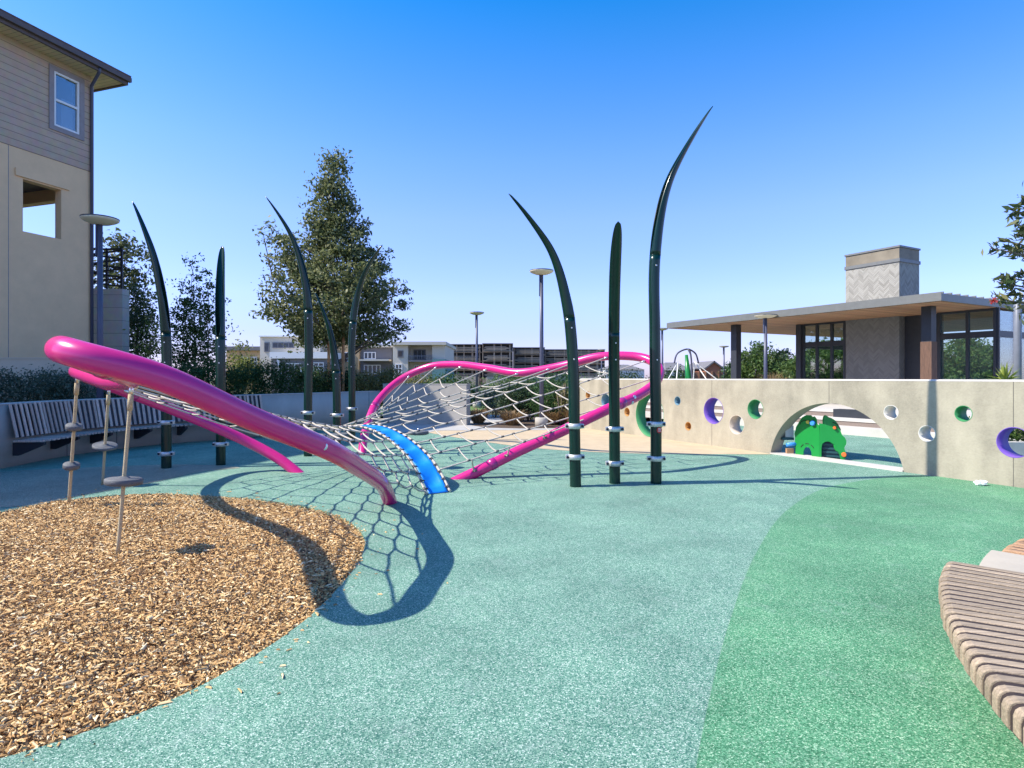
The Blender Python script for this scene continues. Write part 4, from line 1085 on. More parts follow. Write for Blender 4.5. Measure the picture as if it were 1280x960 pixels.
g2 = MB().prism([(a*wr/0.47, b) for a, b in outR], j0 + Vector((0.003, 0, 0)), uRv, (0,0,1), Vector((-0.01, 0.03, 0))).build('panel', M_dino, dz)
m = MB(); vR = Vector((-uRv.y, uRv.x, 0))
m.obox((j0.x, j0.y), uRv, vR, 0.0, wr*0.82, 0.10, 0.14, 0.0, 0.36)
for k in range(5): m.obox((j0.x, j0.y), uRv, vR, 0.01, wr*0.80, 0.07, 0.099, 0.03+0.07*k, 0.065+0.07*k)
m.build('inner_step', M_dinoi, dz)
fL = Vector((uL.y, -uL.x, 0)); fL = fL if fL.y < 0 else -fL
fR = Vector((uRv.y, -uRv.x, 0)); fR = fR if fR.y < 0 else -fR
def knob(o, u, f, a, z, r, material, par, d=0.04): MB().lathe(o + u*a + Vector((0, 0, z)) + f*0.004, [(r*0.7, 0), (r, d*0.4), (r*0.8, d)], 16, f).build('knob', material, par)
knob(j0, uL, fL, 0.22, 0.66, 0.034, M_yel, gp); knob(j0, uL, fL, 0.12, 0.65, 0.052, M_bl, gp, 0.05)
knob(j0, uRv, fR, 0.25, 0.58, 0.03, M_or, g2); knob(j0, uRv, fR, wr*0.92, 0.10, 0.045, M_or, g2)
eg = MB()
def arc(o, u, f, ca, cz, r, a0, a1, th=0.007):
    pts = [o + u*(ca + r*math.cos(t)) + Vector((0,0,cz + r*math.sin(t))) + f*0.003 for t in np.linspace(a0, a1, 10)]
    eg.tube(pts, th, 5)
arc(j0, uL, fL, 0.28, 0.56, 0.13, 0.3, 1.9); arc(j0, uRv, fR, 0.16, 0.50, 0.19, 0.2, 1.3); arc(j0, uL, fL, 0.245, 0.10, 0.15, 0.5, 1.0); arc(j0, uL, fL, 0.245, 0.10, 0.15, 1.3, 1.8); arc(j0, uL, fL, 0.245, 0.10, 0.15, 2.1, 2.6)
eg.build('engraving', M_black, gp)
m = MB(); q = j0 + uL*(wl+0.02); m.box(q.x-0.16, q.x+0.06, q.y+0.1, q.y+0.2, 0.28, 0.33); m.build('side_shelf', M_dinoi, dz)
m = MB(); m.tube([q + Vector((-0.14, -0.02, 0.2)), q + Vector((0.05, -0.02, 0.22))], 0.035, 12); m.build('toy_roller', M_bl, dz)
m = MB(); m.box(q.x-0.1, q.x+0.03, q.y+0.05, q.y+0.12, 0.0, 0.12); m.build('side_block', M_woodo, dz)
m = MB(); m.box(q.x-0.10, q.x+0.06, q.y+0.12, q.y+0.14, 0.34, 0.56); m.build('side_screen', M_concw, dz)

# spinner climber beyond the wall
sx, sy, _ = P(861, 472, 25)
sp_ = empty('rope_climber', (sx, sy, 0), 'small rope climber with a green mast behind the wall', 'climber')
MB().tube([(sx, sy, 0), (sx-0.02, sy, 1.5), (sx-0.1, sy, 2.45)], lambda t: 0.20-0.14*t, 14).build('mast', mat('green mast', (0.01, 0.20, 0.04), 0.3), sp_)
m = MB()
for e in (-1, 1): m.tube(crom([(sx-0.1+e*0.5, sy, 2.1), (sx-0.1+e*0.38, sy, 2.5), (sx-0.02, sy, 2.68), (sx+0.05, sy-0.1, 2.45), (sx+0.1, sy-0.1, 1.2)], 5), 0.035, 8)
m.build('top_arch', M_slate, sp_)
m = MB()
for tx, ty in ((-1.6, 0.3), (-0.9, -1), (1.5, -0.6), (0.5, 1.4), (2.6, 0.0), (-0.2, 1.5)): m.tube([(sx-0.1+0.35*np.sign(tx), sy, 2.15), (sx+tx, sy+ty, 0.3 if tx > 2 else 0)], 0.022, 6)
m.build('stay_rope', M_white, sp_)

# ------------------------------------------------------------------ trees and planting
tb = P(417, 472, 23.0)
big = tree('broadleaf_tree', 'large staked evergreen tree with a pointed crown behind the grey wall', (tb[0], 23.0, 0), 2.75, 10.1,
     [(0.0, 1.9), (0.06, 2.7), (0.16, 3.05), (0.28, 2.95), (0.42, 2.5), (0.55, 1.85), (0.66, 1.15), (0.78, 0.66), (0.88, 0.36), (1.0, 0.08)], 480, 78, 0.14, LF_big, M_bark, trunk_r=0.13, clump=0.25, hollow=0.3, sy=0.9, limbs=60, seed=5)
st_ = [P(345, 355, 22.8), P(336, 325, 22.8), P(329, 292, 22.8)]
_root = big; MB().tube(crom([(tb[0]-0.6, 22.9, 3.8)] + st_, 5), lambda t: 0.035*(1-0.8*t)+0.004, 6).build('branch', M_bark, _root)
leaves('stray_foliage', np.concatenate([np.array(P(328+6*k, 284+9*abs(k-1), 22.8)) + RNG.normal(size=(34, 3))*0.16 for k in range(4)] + [np.array(P(336, 320, 22.8)) + RNG.normal(size=(20, 3))*0.12]), 0.15, LF_big, _root)
for px in (411, 429):
    x, y, z = P(px, 472, 22.3)
    o = MB().tube([(x, y, 0), (x, y, 1.4), (x, y, 3.2)], 0.055, 8).build('tree_stake', M_stake)
    tag(o, 'orange brown wooden stake %s under the big tree' % ('left of the trunk' if px < 420 else 'right of the trunk'), 'stake')
k = 0
for px, w, top, Y, lb in ((232, 0.8, 372, 19.4, 'slender dark stemmed young tree, left of three behind the bench'), (242, 1.0, 318, 19.8, 'slender dark stemmed young tree, tallest of three behind the bench'), (259, 0.95, 345, 19.2, 'slender dark stemmed young tree behind the round topped reed post')):
    x, y, z = P(px, top, Y)
    tree('slender_tree', lb, (x, Y, 0), 1.6, z, [(0, 0.45*w), (0.3, 0.9*w), (0.6, 0.75*w), (0.85, 0.5*w), (1, 0.2*w)], 80, 26, 0.095, LF_mid, M_bark, trunk_r=0.04, clump=0.17, hollow=0.2, limbs=26, seed=20+k, group='slender trees behind the bench'); k += 1
x, y, z = P(163, 296, 24)
tree('eucalyptus_tree', 'pale open crowned tree behind the terrace railing', (x-0.3, 24, 0), 2.6, z, [(0, 0.8), (0.3, 1.3), (0.6, 1.2), (0.85, 1.0), (1, 0.4)], 80, 44, 0.16, LF_euc, M_bark, trunk_r=0.08, clump=0.30, hollow=0.3, limbs=34, seed=31, sy=1.0)
x, y, z = P(171, 352, 21.5)
tree('dark_conifer', 'very dark dense evergreen beside the stone terrace block', (x, 21.5, 0), 0.3, z, [(0, 0.6), (0.3, 0.75), (0.7, 0.6), (1, 0.15)], 130, 70, 0.09, LF_dark, M_bark, trunk_r=0.08, clump=0.22, hollow=0.2, limbs=10, seed=33)
x, y, z = P(188, 395, 20)
tree('young_tree', 'small lime green young tree at the foot of the dark evergreen', (x, 20, 0), 1.2, z, [(0, 0.4), (0.5, 0.55), (1, 0.2)], 40, 22, 0.09, LF_lime, M_bark, trunk_r=0.03, clump=0.2, hollow=0.2, limbs=12, seed=34)
x, y, z = P(300, 425, 24)
tree('young_tree', 'thin yellow green young tree left of the white house', (x, 24, 0), 1.2, z, [(0, 0.5), (0.5, 0.75), (1, 0.2)], 46, 22, 0.11, LF_lime, M_bark, trunk_r=0.03, clump=0.25, hollow=0.2, limbs=14, seed=35)
# hedges
def row(px0, px1, ytop, Y0, Y1, k, rz, jit=0.12, rxf=0.8):
    out = []
    for i in range(k):
        t = (i+0.5)/k; Y = Y0+(Y1-Y0)*t; px = px0+(px1-px0)*t; x, y, z = P(px, ytop, Y); z += random.uniform(-jit, jit)
        w = abs(px1-px0)/k*Y/F; out.append((x, Y, z-rz, w*rxf, 0.7, rz))
    return out
bush('hedge', 'grey green clipped hedge between the seat wall and the beige wall', row(-60, 205, 463, 12.2, 14.8, 9, 0.55), 26000, 0.055, LF_greyhedge, 'hedge')
bush('hedge', 'dense dark green hedge behind the bench wall below the slender trees', row(205, 395, 452, 17.2, 21.5, 8, 0.85), 30000, 0.07, LF_hedge, 'hedge')
bush('hedge', 'low dark green hedge under the big tree', row(385, 450, 462, 21.5, 23.5, 4, 0.8), 12000, 0.08, LF_dark, 'hedge')
bush('shrub', 'olive yellow shrub at the right of the big tree trunk', row(446, 500, 462, 22.5, 23.5, 3, 0.7), 12000, 0.07, LF_olive)
bush('shrub', 'light yellow green shrub before the white house', row(295, 318, 446, 22.5, 22.5, 2, 0.6), 2500, 0.08, LF_lime)
# planting seen through the net
for (px, yt, Y, rx, rz, n, lm, lb) in (
    (618, 484, 22.5, 0.55, 0.5, 3500, LF_greyhedge, 'rounded grey green shrub right of the far lamp seen through the net'),
    (648, 478, 20.5, 0.75, 0.6, 6500, LF_dark, 'dark round shrub seen through the middle of the net'),
    (690, 480, 19.5, 0.7, 0.6, 6000, LF_hedge, 'green leafy shrub behind the near lamp pole'),
    (725, 484, 19.0, 0.6, 0.6, 5000, LF_olive, 'olive bush at the far end of the play wall'),
    (560, 470, 32.0, 1.6, 1.0, 6000, LF_hedge, 'green hedge above the garden wall behind the far lamp'),
    (640, 466, 36.0, 1.9, 1.3, 7000, LF_bright, 'fresh green bushes below the dark apartments'),
    (700, 466, 34.0, 1.8, 1.2, 7000, LF_hedge, 'mid green bushes left of the curved reed post'),
    (520, 470, 33.0, 1.7, 1.1, 6000, LF_olive, 'olive bushes behind the top of the garden wall'),
    (770, 462, 40.0, 2.2, 1.4, 7000, LF_dark, 'dark bushes behind the play wall between two reed posts'),
    (842, 462, 42.0, 1.2, 1.2, 4000, LF_hedge, 'round bush left of the rope climber')):
    x, y, z = P(px, yt, Y); bush('shrub', lb, [(x, Y, max(0.1, z-rz), rx, rx*0.8, rz), (x+rx*0.5, Y+0.3, max(0.1, z-rz-0.15), rx*0.7, rx*0.7, rz*0.8)], n, 0.075 if Y < 25 else 0.13, lm, stemmat=M_bark)
bush('shrub', 'green shrub seen through the large purple port-hole at the right', [(9.35, 11.2, 0.62, 0.55, 0.4, 0.33)], 2500, 0.07, LF_bright, stemmat=M_bark)
stb = MB(); stb.box(8.6, 10.2, 10.75, 10.95, 0, 0.34); tag(stb.build('kerb_block', M_stone), 'rough stone kerb under the shrub seen through the purple port-hole', 'kerb')
def tuft(px, py, Y, h, w, n, lm, lb, name='grass_tuft'):
    x, y, z = P(px, py, Y); root = empty(name, (x, Y, 0), lb, 'grass')
    m = MB(); rg = random.Random(int(px*7))
    for i in range(n):
        a = rg.uniform(0, 6.28); r = w*math.sqrt(rg.random()); hh = h*rg.uniform(0.6, 1.1); bx, by = x+0.3*r*math.cos(a), Y+0.3*r*math.sin(a); tx, ty = x+r*math.cos(a)*1.3, Y+r*math.sin(a)*1.3
        pv = Vector((-math.sin(a), math.cos(a), 0))*0.012; b0 = Vector((bx, by, 0)); mid = Vector(((bx+tx)/2, (by+ty)/2, hh*0.75)); tp = Vector((tx, ty, hh*rg.uniform(0.7, 1.0)))
        m.quad([b0-pv, b0+pv, mid+pv, mid-pv]); m.quad([mid-pv, mid+pv, tp])
    m.build('blades', lm, root, recalc=False)
for px, py, Y, h, w, lb in ((598, 531, 19.6, 0.55, 0.5, 'dry brown grass tuft at the end of the garden wall'), (640, 533, 18.9, 0.5, 0.55, 'tan grass tuft at the edge of the sand before the dark shrub'), (690, 531, 19.0, 0.5, 0.5, 'rusty grass tuft right of the near lamp foot'), (716, 533, 18.6, 0.6, 0.45, 'dry grass tuft by the far end of the play wall')):
    tuft(px, py, Y, h, w, 260, LF_tan, lb)
for px, Y, hh, lb in ((703, 18.9, 1.35, 'tall stemmed succulent between the lamp pole and the curved reed post'), (728, 18.6, 1.3, 'tall stemmed succulent at the far end of the play wall')):
    x, y, z = P(px, 530, Y); root = empty('stem_plant', (x, Y, 0), lb, 'plant'); m = MB(); rg = random.Random(px); pts = []
    for i in range(11):
        a = rg.uniform(0, 6.28); r = rg.uniform(0.05, 0.4); e = Vector((x+r*math.cos(a), Y+r*math.sin(a), hh*rg.uniform(0.6, 1)))
        st = [(x+r*0.3*math.cos(a), Y+r*0.3*math.sin(a), 0), (x+r*0.7*math.cos(a), Y+r*0.7*math.sin(a), e.z*0.5), tuple(e)]; m.tube(st, 0.018, 6)
        for k in range(36): pts.append(Vector(st[1]).lerp(e, rg.random()) + Vector((rg.gauss(0, .05), rg.gauss(0, .05), rg.gauss(0, .04))))
    m.build('stem', M_bark, root); leaves('foliage', [tuple(p) for p in pts], 0.08, LF_olive, root, 0.4)
# trees on the right beyond the wall
for i, (px, yt, Y, w, lm, lb) in enumerate(((948, 431, 44, 2.0, LF_bright, 'bushy yellow green tree between the pavilion columns'), (925, 452, 46, 1.4, LF_hedge, 'low dark green tree left of the yellow green one by the pavilion'), (978, 441, 43, 1.3, LF_dark, 'small dark airy tree right of the yellow green one by the pavilion'),
    (1028, 432, 40, 3.0, LF_bright, 'green tree seen through the pavilion windows at left'), (1205, 425, 42, 3.6, LF_bright, 'green tree seen through the pavilion glass doors'), (1052, 430, 46, 2.6, LF_hedge, 'darker tree behind the pavilion chimney'), (1265, 428, 46, 3.0, LF_euc, 'pale tree behind the right end of the pavilion'))):
    x, y, z = P(px, yt, Y)
    tree('garden_tree', lb, (x, Y, 0), 0.2, z, [(0, w*0.8), (0.25, w*0.95), (0.55, w), (0.8, w*0.65), (1, w*0.15)], 150 if w < 2.5 else 320, 52, 0.22 if w > 1.5 else 0.18, lm, M_bark, trunk_r=0.1, clump=0.35, hollow=0.25, limbs=16, seed=50+i, group='garden trees by the pavilion')
tuft(966, 472, 40, 2.0, 1.2, 400, LF_tan, 'pale feathery grass clump beside the pavilion lamp')
# spiky plant behind the wall
x, y, z = P(1256, 473, 12.0); ag = empty('spiky_plant', (x, y, 0), 'lime green spiky plant peeking over the play wall', 'plant')
m = MB(); rg = random.Random(4)
for i in range(46):
    a = rg.uniform(0, 6.28); el = rg.uniform(0.15, 1.45); ln = rg.uniform(0.33, 0.44); d = Vector((math.cos(a)*math.cos(el), math.sin(a)*math.cos(el), math.sin(el))); s = Vector((-math.sin(a), math.cos(a), 0)); o = Vector((x, y, 1.42)); up = d.cross(s)
    w0 = 0.028; mid = o+d*ln*0.5
    m.quad([o-s*w0*0.7, o+up*0.0, mid+up*-0.012, mid-s*w0]); m.quad([o, o+s*w0*0.7, mid+s*w0, mid+up*-0.012]); tp = o+d*ln-Vector((0,0,0.06*math.cos(el)))
    m.quad([mid-s*w0, mid+up*-0.012, tp]); m.quad([mid+up*-0.012, mid+s*w0, tp])
m.build('leaf_rosette', M_lime_leaf, ag, recalc=False); MB().tube([(x, y, 0), (x, y, 0.8), (x, y, 1.44)], 0.07, 8).build('stem', M_bark, ag)
# near tree whose branches reach in from the right
nt_ = empty('flowering_tree', (10.9, 11.2, 0), 'near tree with glossy leaf clusters and a red flower reaching in from the right', 'tree')
tr = MB(); tr.tube(crom([(10.9, 11.2, 0), (10.85, 11.2, 1.8), (10.75, 11.1, 3.2), (10.8, 11.0, 4.8)], 5), lambda t: 0.12*(1-0.7*t), 10)
tw = [P(1262, 262, 10.6), P(1250, 300, 10.5), P(1238, 310, 10.4), P(1272, 292, 10.6), P(1252, 345, 10.5), P(1262, 366, 10.6), P(1275, 340, 10.5), P(1276, 250, 10.6), P(1240, 372, 10.45), P(1279, 385, 10.7), P(1290, 320, 10.7), P(1300, 270, 10.8), P(1310, 360, 10.8), P(1330, 300, 10.9), P(1246, 352, 10.4), P(1268, 280, 10.4), P(1258, 310, 10.7), P(1285, 365, 10.5)]
pts = []; dirs = []
rg = np.random.default_rng(8)
for t in tw:
    t = np.array(t); s0 = np.array((10.8, 11.1, max(2.4, t[2]-0.5))); mid = (t+s0)/2 + np.array((0, 0, 0.12))
    tr.tube([tuple(s0), tuple(mid), tuple(t)], lambda q: 0.03*(1-0.8*q)+0.003, 6)
    for k in range(34):
        f = 1 - abs(rg.normal())*0.14; b_ = s0 + (t-s0)*f; pts.append(b_ + rg.normal(size=3)*0.045)
for k in range(60):        # crown outside the frame
    c = np.array((11.3, 11.3, 4.0)) + rg.normal(size=3)*np.array((0.55, 0.8, 0.9))
    if c[0]/c[1]*F+CX < 1290: continue
    pts += list(c + rg.normal(size=(26, 3))*0.13)
tr.build('trunk', M_bark, nt_)
leaves('crown', pts, 0.17, LF_near, nt_, 0.3)
fx = P(1242, 376, 10.4)
m = MB()
for k in range(60):
    a = rg.normal(size=3); a /= np.linalg.norm(a); q = np.array(fx); m.beam(tuple(q), tuple(q+a*0.065), 0.005)
m.build('flower', mat('red flower', (0.55, 0.05, 0.04), 0.7), nt_)

# ------------------------------------------------------------------ distant buildings
def bld(name, label, cat='house'):
    return empty(name, (0, 0, 0), label, cat)
def px_box(m, x0, x1, yt, yb, Y, depth):
    X0, _, zt = P(x0, yt, Y); X1, _, zb = P(x1, yb, Y); m.box(X0, X1, Y, Y+depth, max(0, zb) if yb < 471 else -0.1, zt); return m
def px_win(root, x0, x1, yt, yb, Y, frame, pane, name='window', bars=(2, 2)):
    X0, _, zt = P(x0, yt, Y); X1, _, zb = P(x1, yb, Y)
    m = MB(); t = 0.10
    m.box(X0, X0+t, Y-0.10, Y-0.01, zb, zt); m.box(X1-t, X1, Y-0.10, Y-0.01, zb, zt); m.box(X0+t, X1-t, Y-0.10, Y-0.01, zt-t, zt); m.box(X0+t, X1-t, Y-0.10, Y-0.01, zb, zb+t)
    for k in range(1, bars[0]): q = X0+(X1-X0)*k/bars[0]; m.box(q-0.05, q+0.05, Y-0.09, Y-0.02, zb+t, zt-t)
    for k in range(1, bars[1]): q = zb+(zt-zb)*k/bars[1]; m.box(X0+t, X1-t, Y-0.085, Y-0.025, q-0.04, q+0.04)
    o = m.build(name, frame, root); g = MB(); g.box(X0+0.02, X1-0.02, Y-0.05, Y-0.006, zb+0.02, zt-0.02); g.build('pane', pane, o); return o
M_hgl = mat('dark window glass', (0.04, 0.055, 0.07), 0.1, var=0.2, scale=0.6)
M_cream = mat('cream render', (0.60, 0.54, 0.44), 0.9, var=0.04, scale=0.4)
M_hwhite = mat('white render', (0.74, 0.73, 0.71), 0.9, var=0.04, scale=0.4)
M_hgrey = mat('grey render', (0.17, 0.17, 0.185), 0.9, var=0.06, scale=0.4)
M_htan = mat('ochre render', (0.50, 0.34, 0.18), 0.9, var=0.06, scale=0.4)
M_hteal = mat('teal panel', (0.12, 0.24, 0.23), 0.8, var=0.05)
M_hroof = mat('grey shingle', (0.16, 0.15, 0.15), 0.9, var=0.15, scale=1.5)
M_hred = mat('red brown wall', (0.34, 0.13, 0.075), 0.9, var=0.1)
Y = 66
h = bld('modern_house', 'cream and grey modern house with white parapet left of the big tree trunk')
px_box(MB(), 325, 400, 421, 472, Y, 12).build('upper_block', M_cream, h); px_box(MB(), 323.5, 401, 419.5, 421, Y-0.3, 12.6).build('roof_slab', M_hwhite, h)
px_box(MB(), 339, 414, 448, 472, Y-3, 2.9).build('lower_block', M_hgrey, h); px_box(MB(), 337, 415, 440, 448, Y-3.4, 3.3).build('parapet', M_hwhite, h)
px_win(h, 330.5, 337, 428, 440, Y, M_hgrey, M_hgl, bars=(1, 1)); px_win(h, 341, 368, 428, 435, Y, M_hgrey, M_hgl, bars=(4, 1)); px_win(h, 352, 377, 454, 471, Y-3, M_hwhite, M_hgl, bars=(3, 1)); px_win(h, 392, 405, 453, 467, Y-3, M_hwhite, M_hgl, bars=(2, 3))
px_box(MB(), 346, 349, 448, 472, Y-3.3, 0.28).build('pilaster', M_hwhite, h)
h = bld('modern_house', 'brown tiled house far off left of the white one')
px_box(MB(), 283, 326, 438, 472, 78, 10).build('body', M_htan, h); px_box(MB(), 281, 328, 433, 438, 77.5, 11).build('roof', M_hroof, h); px_win(h, 300, 310, 446, 458, 78, M_hwhite, M_hgl); px_win(h, 314, 322, 446, 458, 78, M_hwhite, M_hgl)
h = bld('modern_house', 'ochre and dark grey house behind the big tree and the curling reed post')
px_box(MB(), 421, 449, 424, 472, 68, 10).build('ochre_block', M_htan, h); px_box(MB(), 449.3, 490, 434, 472, 68.5, 10).build('grey_block', M_hgrey, h); px_box(MB(), 447, 492, 431.5, 434, 68, 10.5).build('roof_slab', M_cream, h)
px_win(h, 455, 470, 440, 449, 68.5, M_hwhite, M_hgl, bars=(3, 1)); px_win(h, 455, 476, 456, 468, 68.5, M_hwhite, M_hgl, bars=(4, 1)); px_win(h, 428, 440, 440, 452, 68, M_hwhite, M_hgl)
m = MB(); px_box(m, 449, 486, 449, 451, 66.8, 1.6); m.build('balcony_slab', M_cream, h)
h = bld('modern_house', 'cream modern house with balcony and teal panel right of the big tree')
px_box(MB(), 491, 510, 431, 472, 67, 10).build('left_block', M_cream, h); px_box(MB(), 510.3, 540, 431, 472, 68.5, 10).build('middle_block', M_cream, h); px_box(MB(), 540.2, 556.5, 431, 449, 67, 10).build('right_block', M_cream, h)
px_box(MB(), 540.2, 556.5, 449.1, 472, 66.6, 10).build('teal_panel', M_hteal, h); px_box(MB(), 489.5, 557.5, 427, 431, 66.4, 12).build('roof_slab', M_cream, h)
px_win(h, 517, 532, 437, 450, 68.5, M_hgrey, M_hgl, bars=(3, 1)); px_win(h, 518, 524, 456, 466, 68.5, M_hwhite, M_hgl); px_win(h, 527, 533, 456, 466, 68.5, M_hwhite, M_hgl); px_win(h, 494, 503, 455, 466, 67, M_hwhite, M_hgl); px_win(h, 497, 504, 438, 447, 67, M_hgrey, M_hgl, bars=(1, 1))
m = MB(); px_box(m, 510.5, 540, 450.5, 452, 66.6, 1.8); px_box(m, 510.5, 540, 444.5, 445.3, 66.7, 0.06)
for q in np.linspace(511, 539.5, 14): px_box(m, q, q+0.4, 445.3, 450.5, 66.7, 0.06)
m.build('balcony', M_hgrey, h)
# slatted apartments
M_apt = mat('apartment timber', (0.34, 0.26, 0.19), 0.9, var=0.15, scale=0.3)
M_aptd = mat('apartment recess', (0.085, 0.08, 0.085), 0.9, var=0.3, scale=0.4)
for i, (x0, x1, yt, Yb, lb) in enumerate(((557, 602, 430, 96, 'dark slatted apartment block above the top of the wavy pink loop'), (603, 641, 429, 94, 'brown slatted apartment block, tallest, left of the near lamp'), (641.5, 681, 434, 98, 'brown slatted apartment block crossed by the near lamp pole'), (681.5, 756, 436.5, 102, 'long low slatted apartment block left of the reed posts'))):
    h = bld('apartment_block', lb, 'apartments'); h['group'] = 'slatted apartment blocks'
    px_box(MB(), x0, x1, yt+1, 474, Yb, 12).build('body', M_aptd, h); px_box(MB(), x0-0.3, x1+0.3, yt, yt+1, Yb-1.2, 13.5).build('roof', M_hroof, h)
    m = MB(); nfl = 4; rg0 = random.Random(90+i)
    for k in range(nfl):
        yy = yt + (474-yt)*(k+1)/nfl; px_box(m, x0, x1, yy-1.0, yy, Yb-1.0, 0.99)
    m.build('floor_slab', M_apt, h)
    m = MB()
    for k in range(nfl):
        yy = yt + (474-yt)*(k+1)/nfl
        for q in (1.9, 3.0, 4.1, 5.2, 6.6): a = x0+0.5+rg0.uniform(0, 6); b = x1-0.5-rg0.uniform(0, 8); px_box(m, a, b, yy-q-0.5, yy-q, Yb-1.0-0.5*rg0.random(), 0.06)
    m.build('balcony_rail', mat('pale rail', (0.42, 0.36, 0.29), 0.9), h)
    m = MB(); rg = random.Random(i)
    q = x0
    while q < x1-2: px_box(m, q, q+rg.uniform(0.6, 2.4), yt+1, 474, Yb-0.9, 0.88); q += rg.uniform(7, 15)
    m.build('pier', M_apt, h)
# low houses beyond the wall
def hip(root, x0, x1, yt, ye, Y, depth, material):
    X0, _, zt = P(x0, yt, Y); X1, _, ze = P(x1, ye, Y); w = (X1-X0); m = MB(); a = (X0, Y, ze); b = (X1, Y, ze); c = (X1, Y+depth, ze); d = (X0, Y+depth, ze); e = (X0+w*0.28, Y+depth/2, zt); f = (X1-w*0.28, Y+depth/2, zt)
    m.quad([a, b, f, e]); m.quad([b, c, f]); m.quad([c, d, e, f]); m.quad([d, a, e]); m.quad([d, c, b, a]); return m.build('roof', material, root)
for x0, x1, yt, ye, Yb, wm, lb in ((832, 868, 452, 463, 70, M_hgrey, 'long grey roofed house left of the rope climber'), (866, 912, 452, 465, 74, M_hroof, 'dark grey roofed house behind the rope climber'), (756, 806, 455, 462, 80, M_hwhite, 'white house with a grey roof between the middle reed posts'), (983, 1002, 452, 460, 78, M_hwhite, 'white house glimpsed left of the pavilion glass')):
    h = bld('low_house', lb); px_box(MB(), x0+0.6, x1-0.6, ye+0.01, 474, Yb+0.3, 7).build('wall', wm, h); hip(h, x0, x1, yt, ye, Yb, 8, M_hroof)
    for k in range(3):
        q = x0+(x1-x0)*(0.18+0.27*k); px_win(h, q, q+(x1-x0)*0.12, ye+2.5, ye+7, Yb+0.3, M_hwhite, M_hgl)
h = bld('low_house', 'red brown gabled house right of the rope climber')
X0, _, z0 = P(883, 459, 68); X1, _, z1 = P(901, 451.5, 68)
MB().prism([(0, -z0), (X1-X0, -z0), (X1-X0, 0), ((X1-X0)/2, z1-z0), (0, 0)], (X0, 68, z0), (1, 0, 0), (0, 0, 1), (0, 7, 0)).build('wall', M_hred, h)
m = MB(); xm = (X0+X1)/2
m.quad([(X0-0.3, 67.7, z0-0.1), (xm, 67.7, z1+0.05), (xm, 75.2, z1+0.05), (X0-0.3, 75.2, z0-0.1)]); m.quad([(xm, 67.7, z1+0.05), (X1+0.3, 67.7, z0-0.1), (X1+0.3, 75.2, z0-0.1), (xm, 75.2, z1+0.05)])
ro = m.build('roof', M_hroof, h, recalc=False); q = ro.modifiers.new('thick', 'SOLIDIFY'); q.thickness = 0.15
fx0, _, fz = P(866, 465, 50); fx1 = P(915, 465, 50)[0]
h = empty('timber_fence', (fx0, 50, 0), 'red brown timber fence behind the rope climber', 'fence'); MB().box(fx0, fx1, 50, 50.06, 0, fz).build('board', boards('fence boards', (0.28, 0.13, 0.075), 0.15, 0.1, 'X'), h)
m = MB()
for q in np.linspace(fx0, fx1, 7): m.box(q-0.05, q+0.05, 49.93, 49.999, 0, fz+0.08)
m.build('fence_post', M_brown, h)

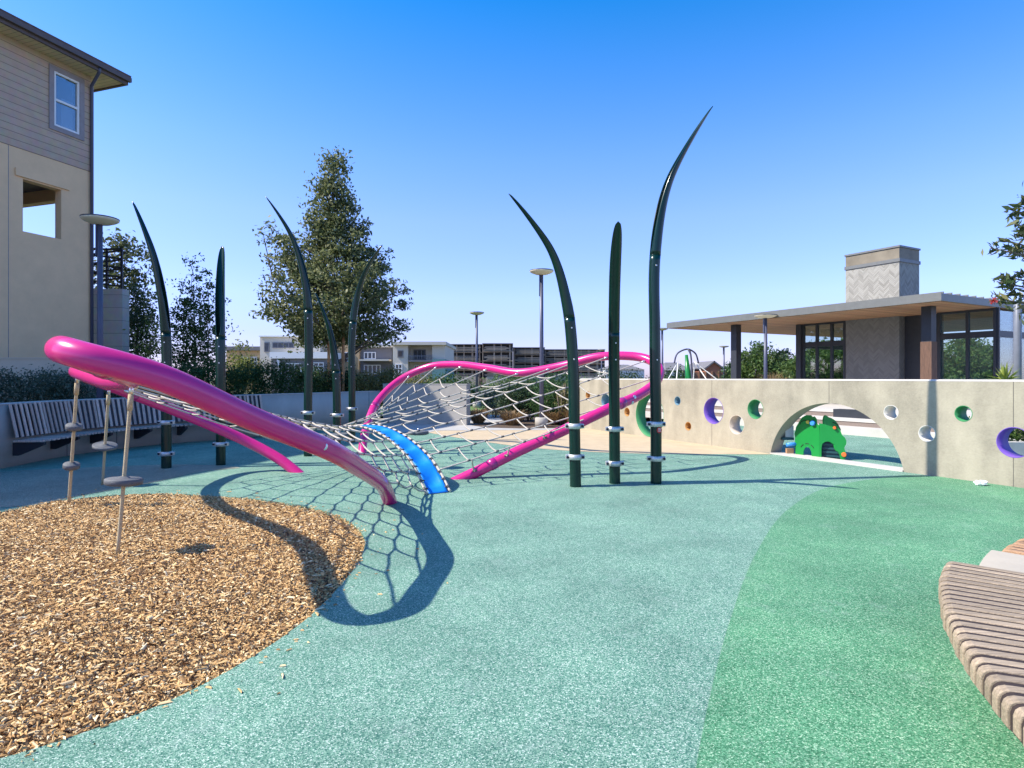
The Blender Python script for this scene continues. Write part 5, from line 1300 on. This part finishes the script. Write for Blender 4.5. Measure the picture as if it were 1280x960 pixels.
# ------------------------------------------------------------------ light, sky, camera
E, AZ = 46.0, 8.3
az, el = R(AZ), R(E)
to_sun = Vector((-math.cos(az)*math.cos(el), -math.sin(az)*math.cos(el), math.sin(el)))
sl = bpy.data.lights.new('sun', 'SUN'); sl.energy = 3.4; sl.angle = R(0.55); sl.color = (1.0, 0.945, 0.84)
so_ = bpy.data.objects.new('sun', sl); COL.objects.link(so_); so_.rotation_euler = to_sun.to_track_quat('Z', 'Y').to_euler(); so_.location = to_sun*60
w = bpy.data.worlds.new('World'); scene.world = w; w.use_nodes = True
nt = w.node_tree; bg = nt.nodes['Background']
sky = nt.nodes.new('ShaderNodeTexSky'); sky.sky_type = 'NISHITA'; sky.sun_disc = False; sky.sun_elevation = el
sky.sun_rotation = math.atan2(to_sun.x, to_sun.y)
sky.air_density = 0.8; sky.dust_density = 0.4; sky.ozone_density = 3.0; sky.altitude = 0
hs = nt.nodes.new('ShaderNodeHueSaturation'); hs.inputs['Saturation'].default_value = 1.2
tc_ = nt.nodes.new('ShaderNodeTexCoord'); sx_ = nt.nodes.new('ShaderNodeSeparateXYZ'); nt.links.new(tc_.outputs['Generated'], sx_.inputs['Vector'])
mr_ = nt.nodes.new('ShaderNodeMapRange'); mr_.inputs['From Min'].default_value = 0.25; mr_.inputs['From Max'].default_value = 0.55; mr_.inputs['To Min'].default_value = 1.14; mr_.inputs['To Max'].default_value = 1.40
nt.links.new(sx_.outputs['Z'], mr_.inputs['Value']); nt.links.new(mr_.outputs['Result'], hs.inputs['Saturation'])
gm_ = nt.nodes.new('ShaderNodeMix'); gm_.data_type = 'RGBA'; gm_.blend_type = 'MULTIPLY'; gm_.inputs['Factor'].default_value = 1.0; mg_ = ramp(nt, [(0.0, (0.50, 0.42, 0.62)), (0.07, (0.62, 0.51, 0.74)), (0.13, (0.84, 0.685, 0.92)), (0.34, (1.0, 0.90, 1.03)), (0.52, (1.0, 0.99, 1.03))])
nt.links.new(sx_.outputs['Z'], mg_.inputs['Fac']); nt.links.new(mg_.outputs['Color'], gm_.inputs['B'])
nt.links.new(sky.outputs['Color'], hs.inputs['Color']); nt.links.new(hs.outputs['Color'], gm_.inputs['A']); nt.links.new(gm_.outputs['Result'], bg.inputs['Color']); bg.inputs['Strength'].default_value = 0.15
cam = bpy.data.cameras.new('camera'); co = bpy.data.objects.new('camera', cam); COL.objects.link(co)
co.location = (0, 0, EYE); co.rotation_euler = (R(90), 0, 0)
cam.sensor_width = 36; cam.lens = F/1280*36; cam.shift_y = -(480-HY)/1280; cam.clip_start = 0.05; cam.clip_end = 3000
scene.camera = co
scene.view_settings.view_transform = 'Standard'; scene.view_settings.look = 'None'; scene.view_settings.exposure = 1.16; scene.view_settings.gamma = 1.0
scene.view_settings.use_curve_mapping = False
scene.cycles.max_bounces = 8; scene.cycles.transparent_max_bounces = 16
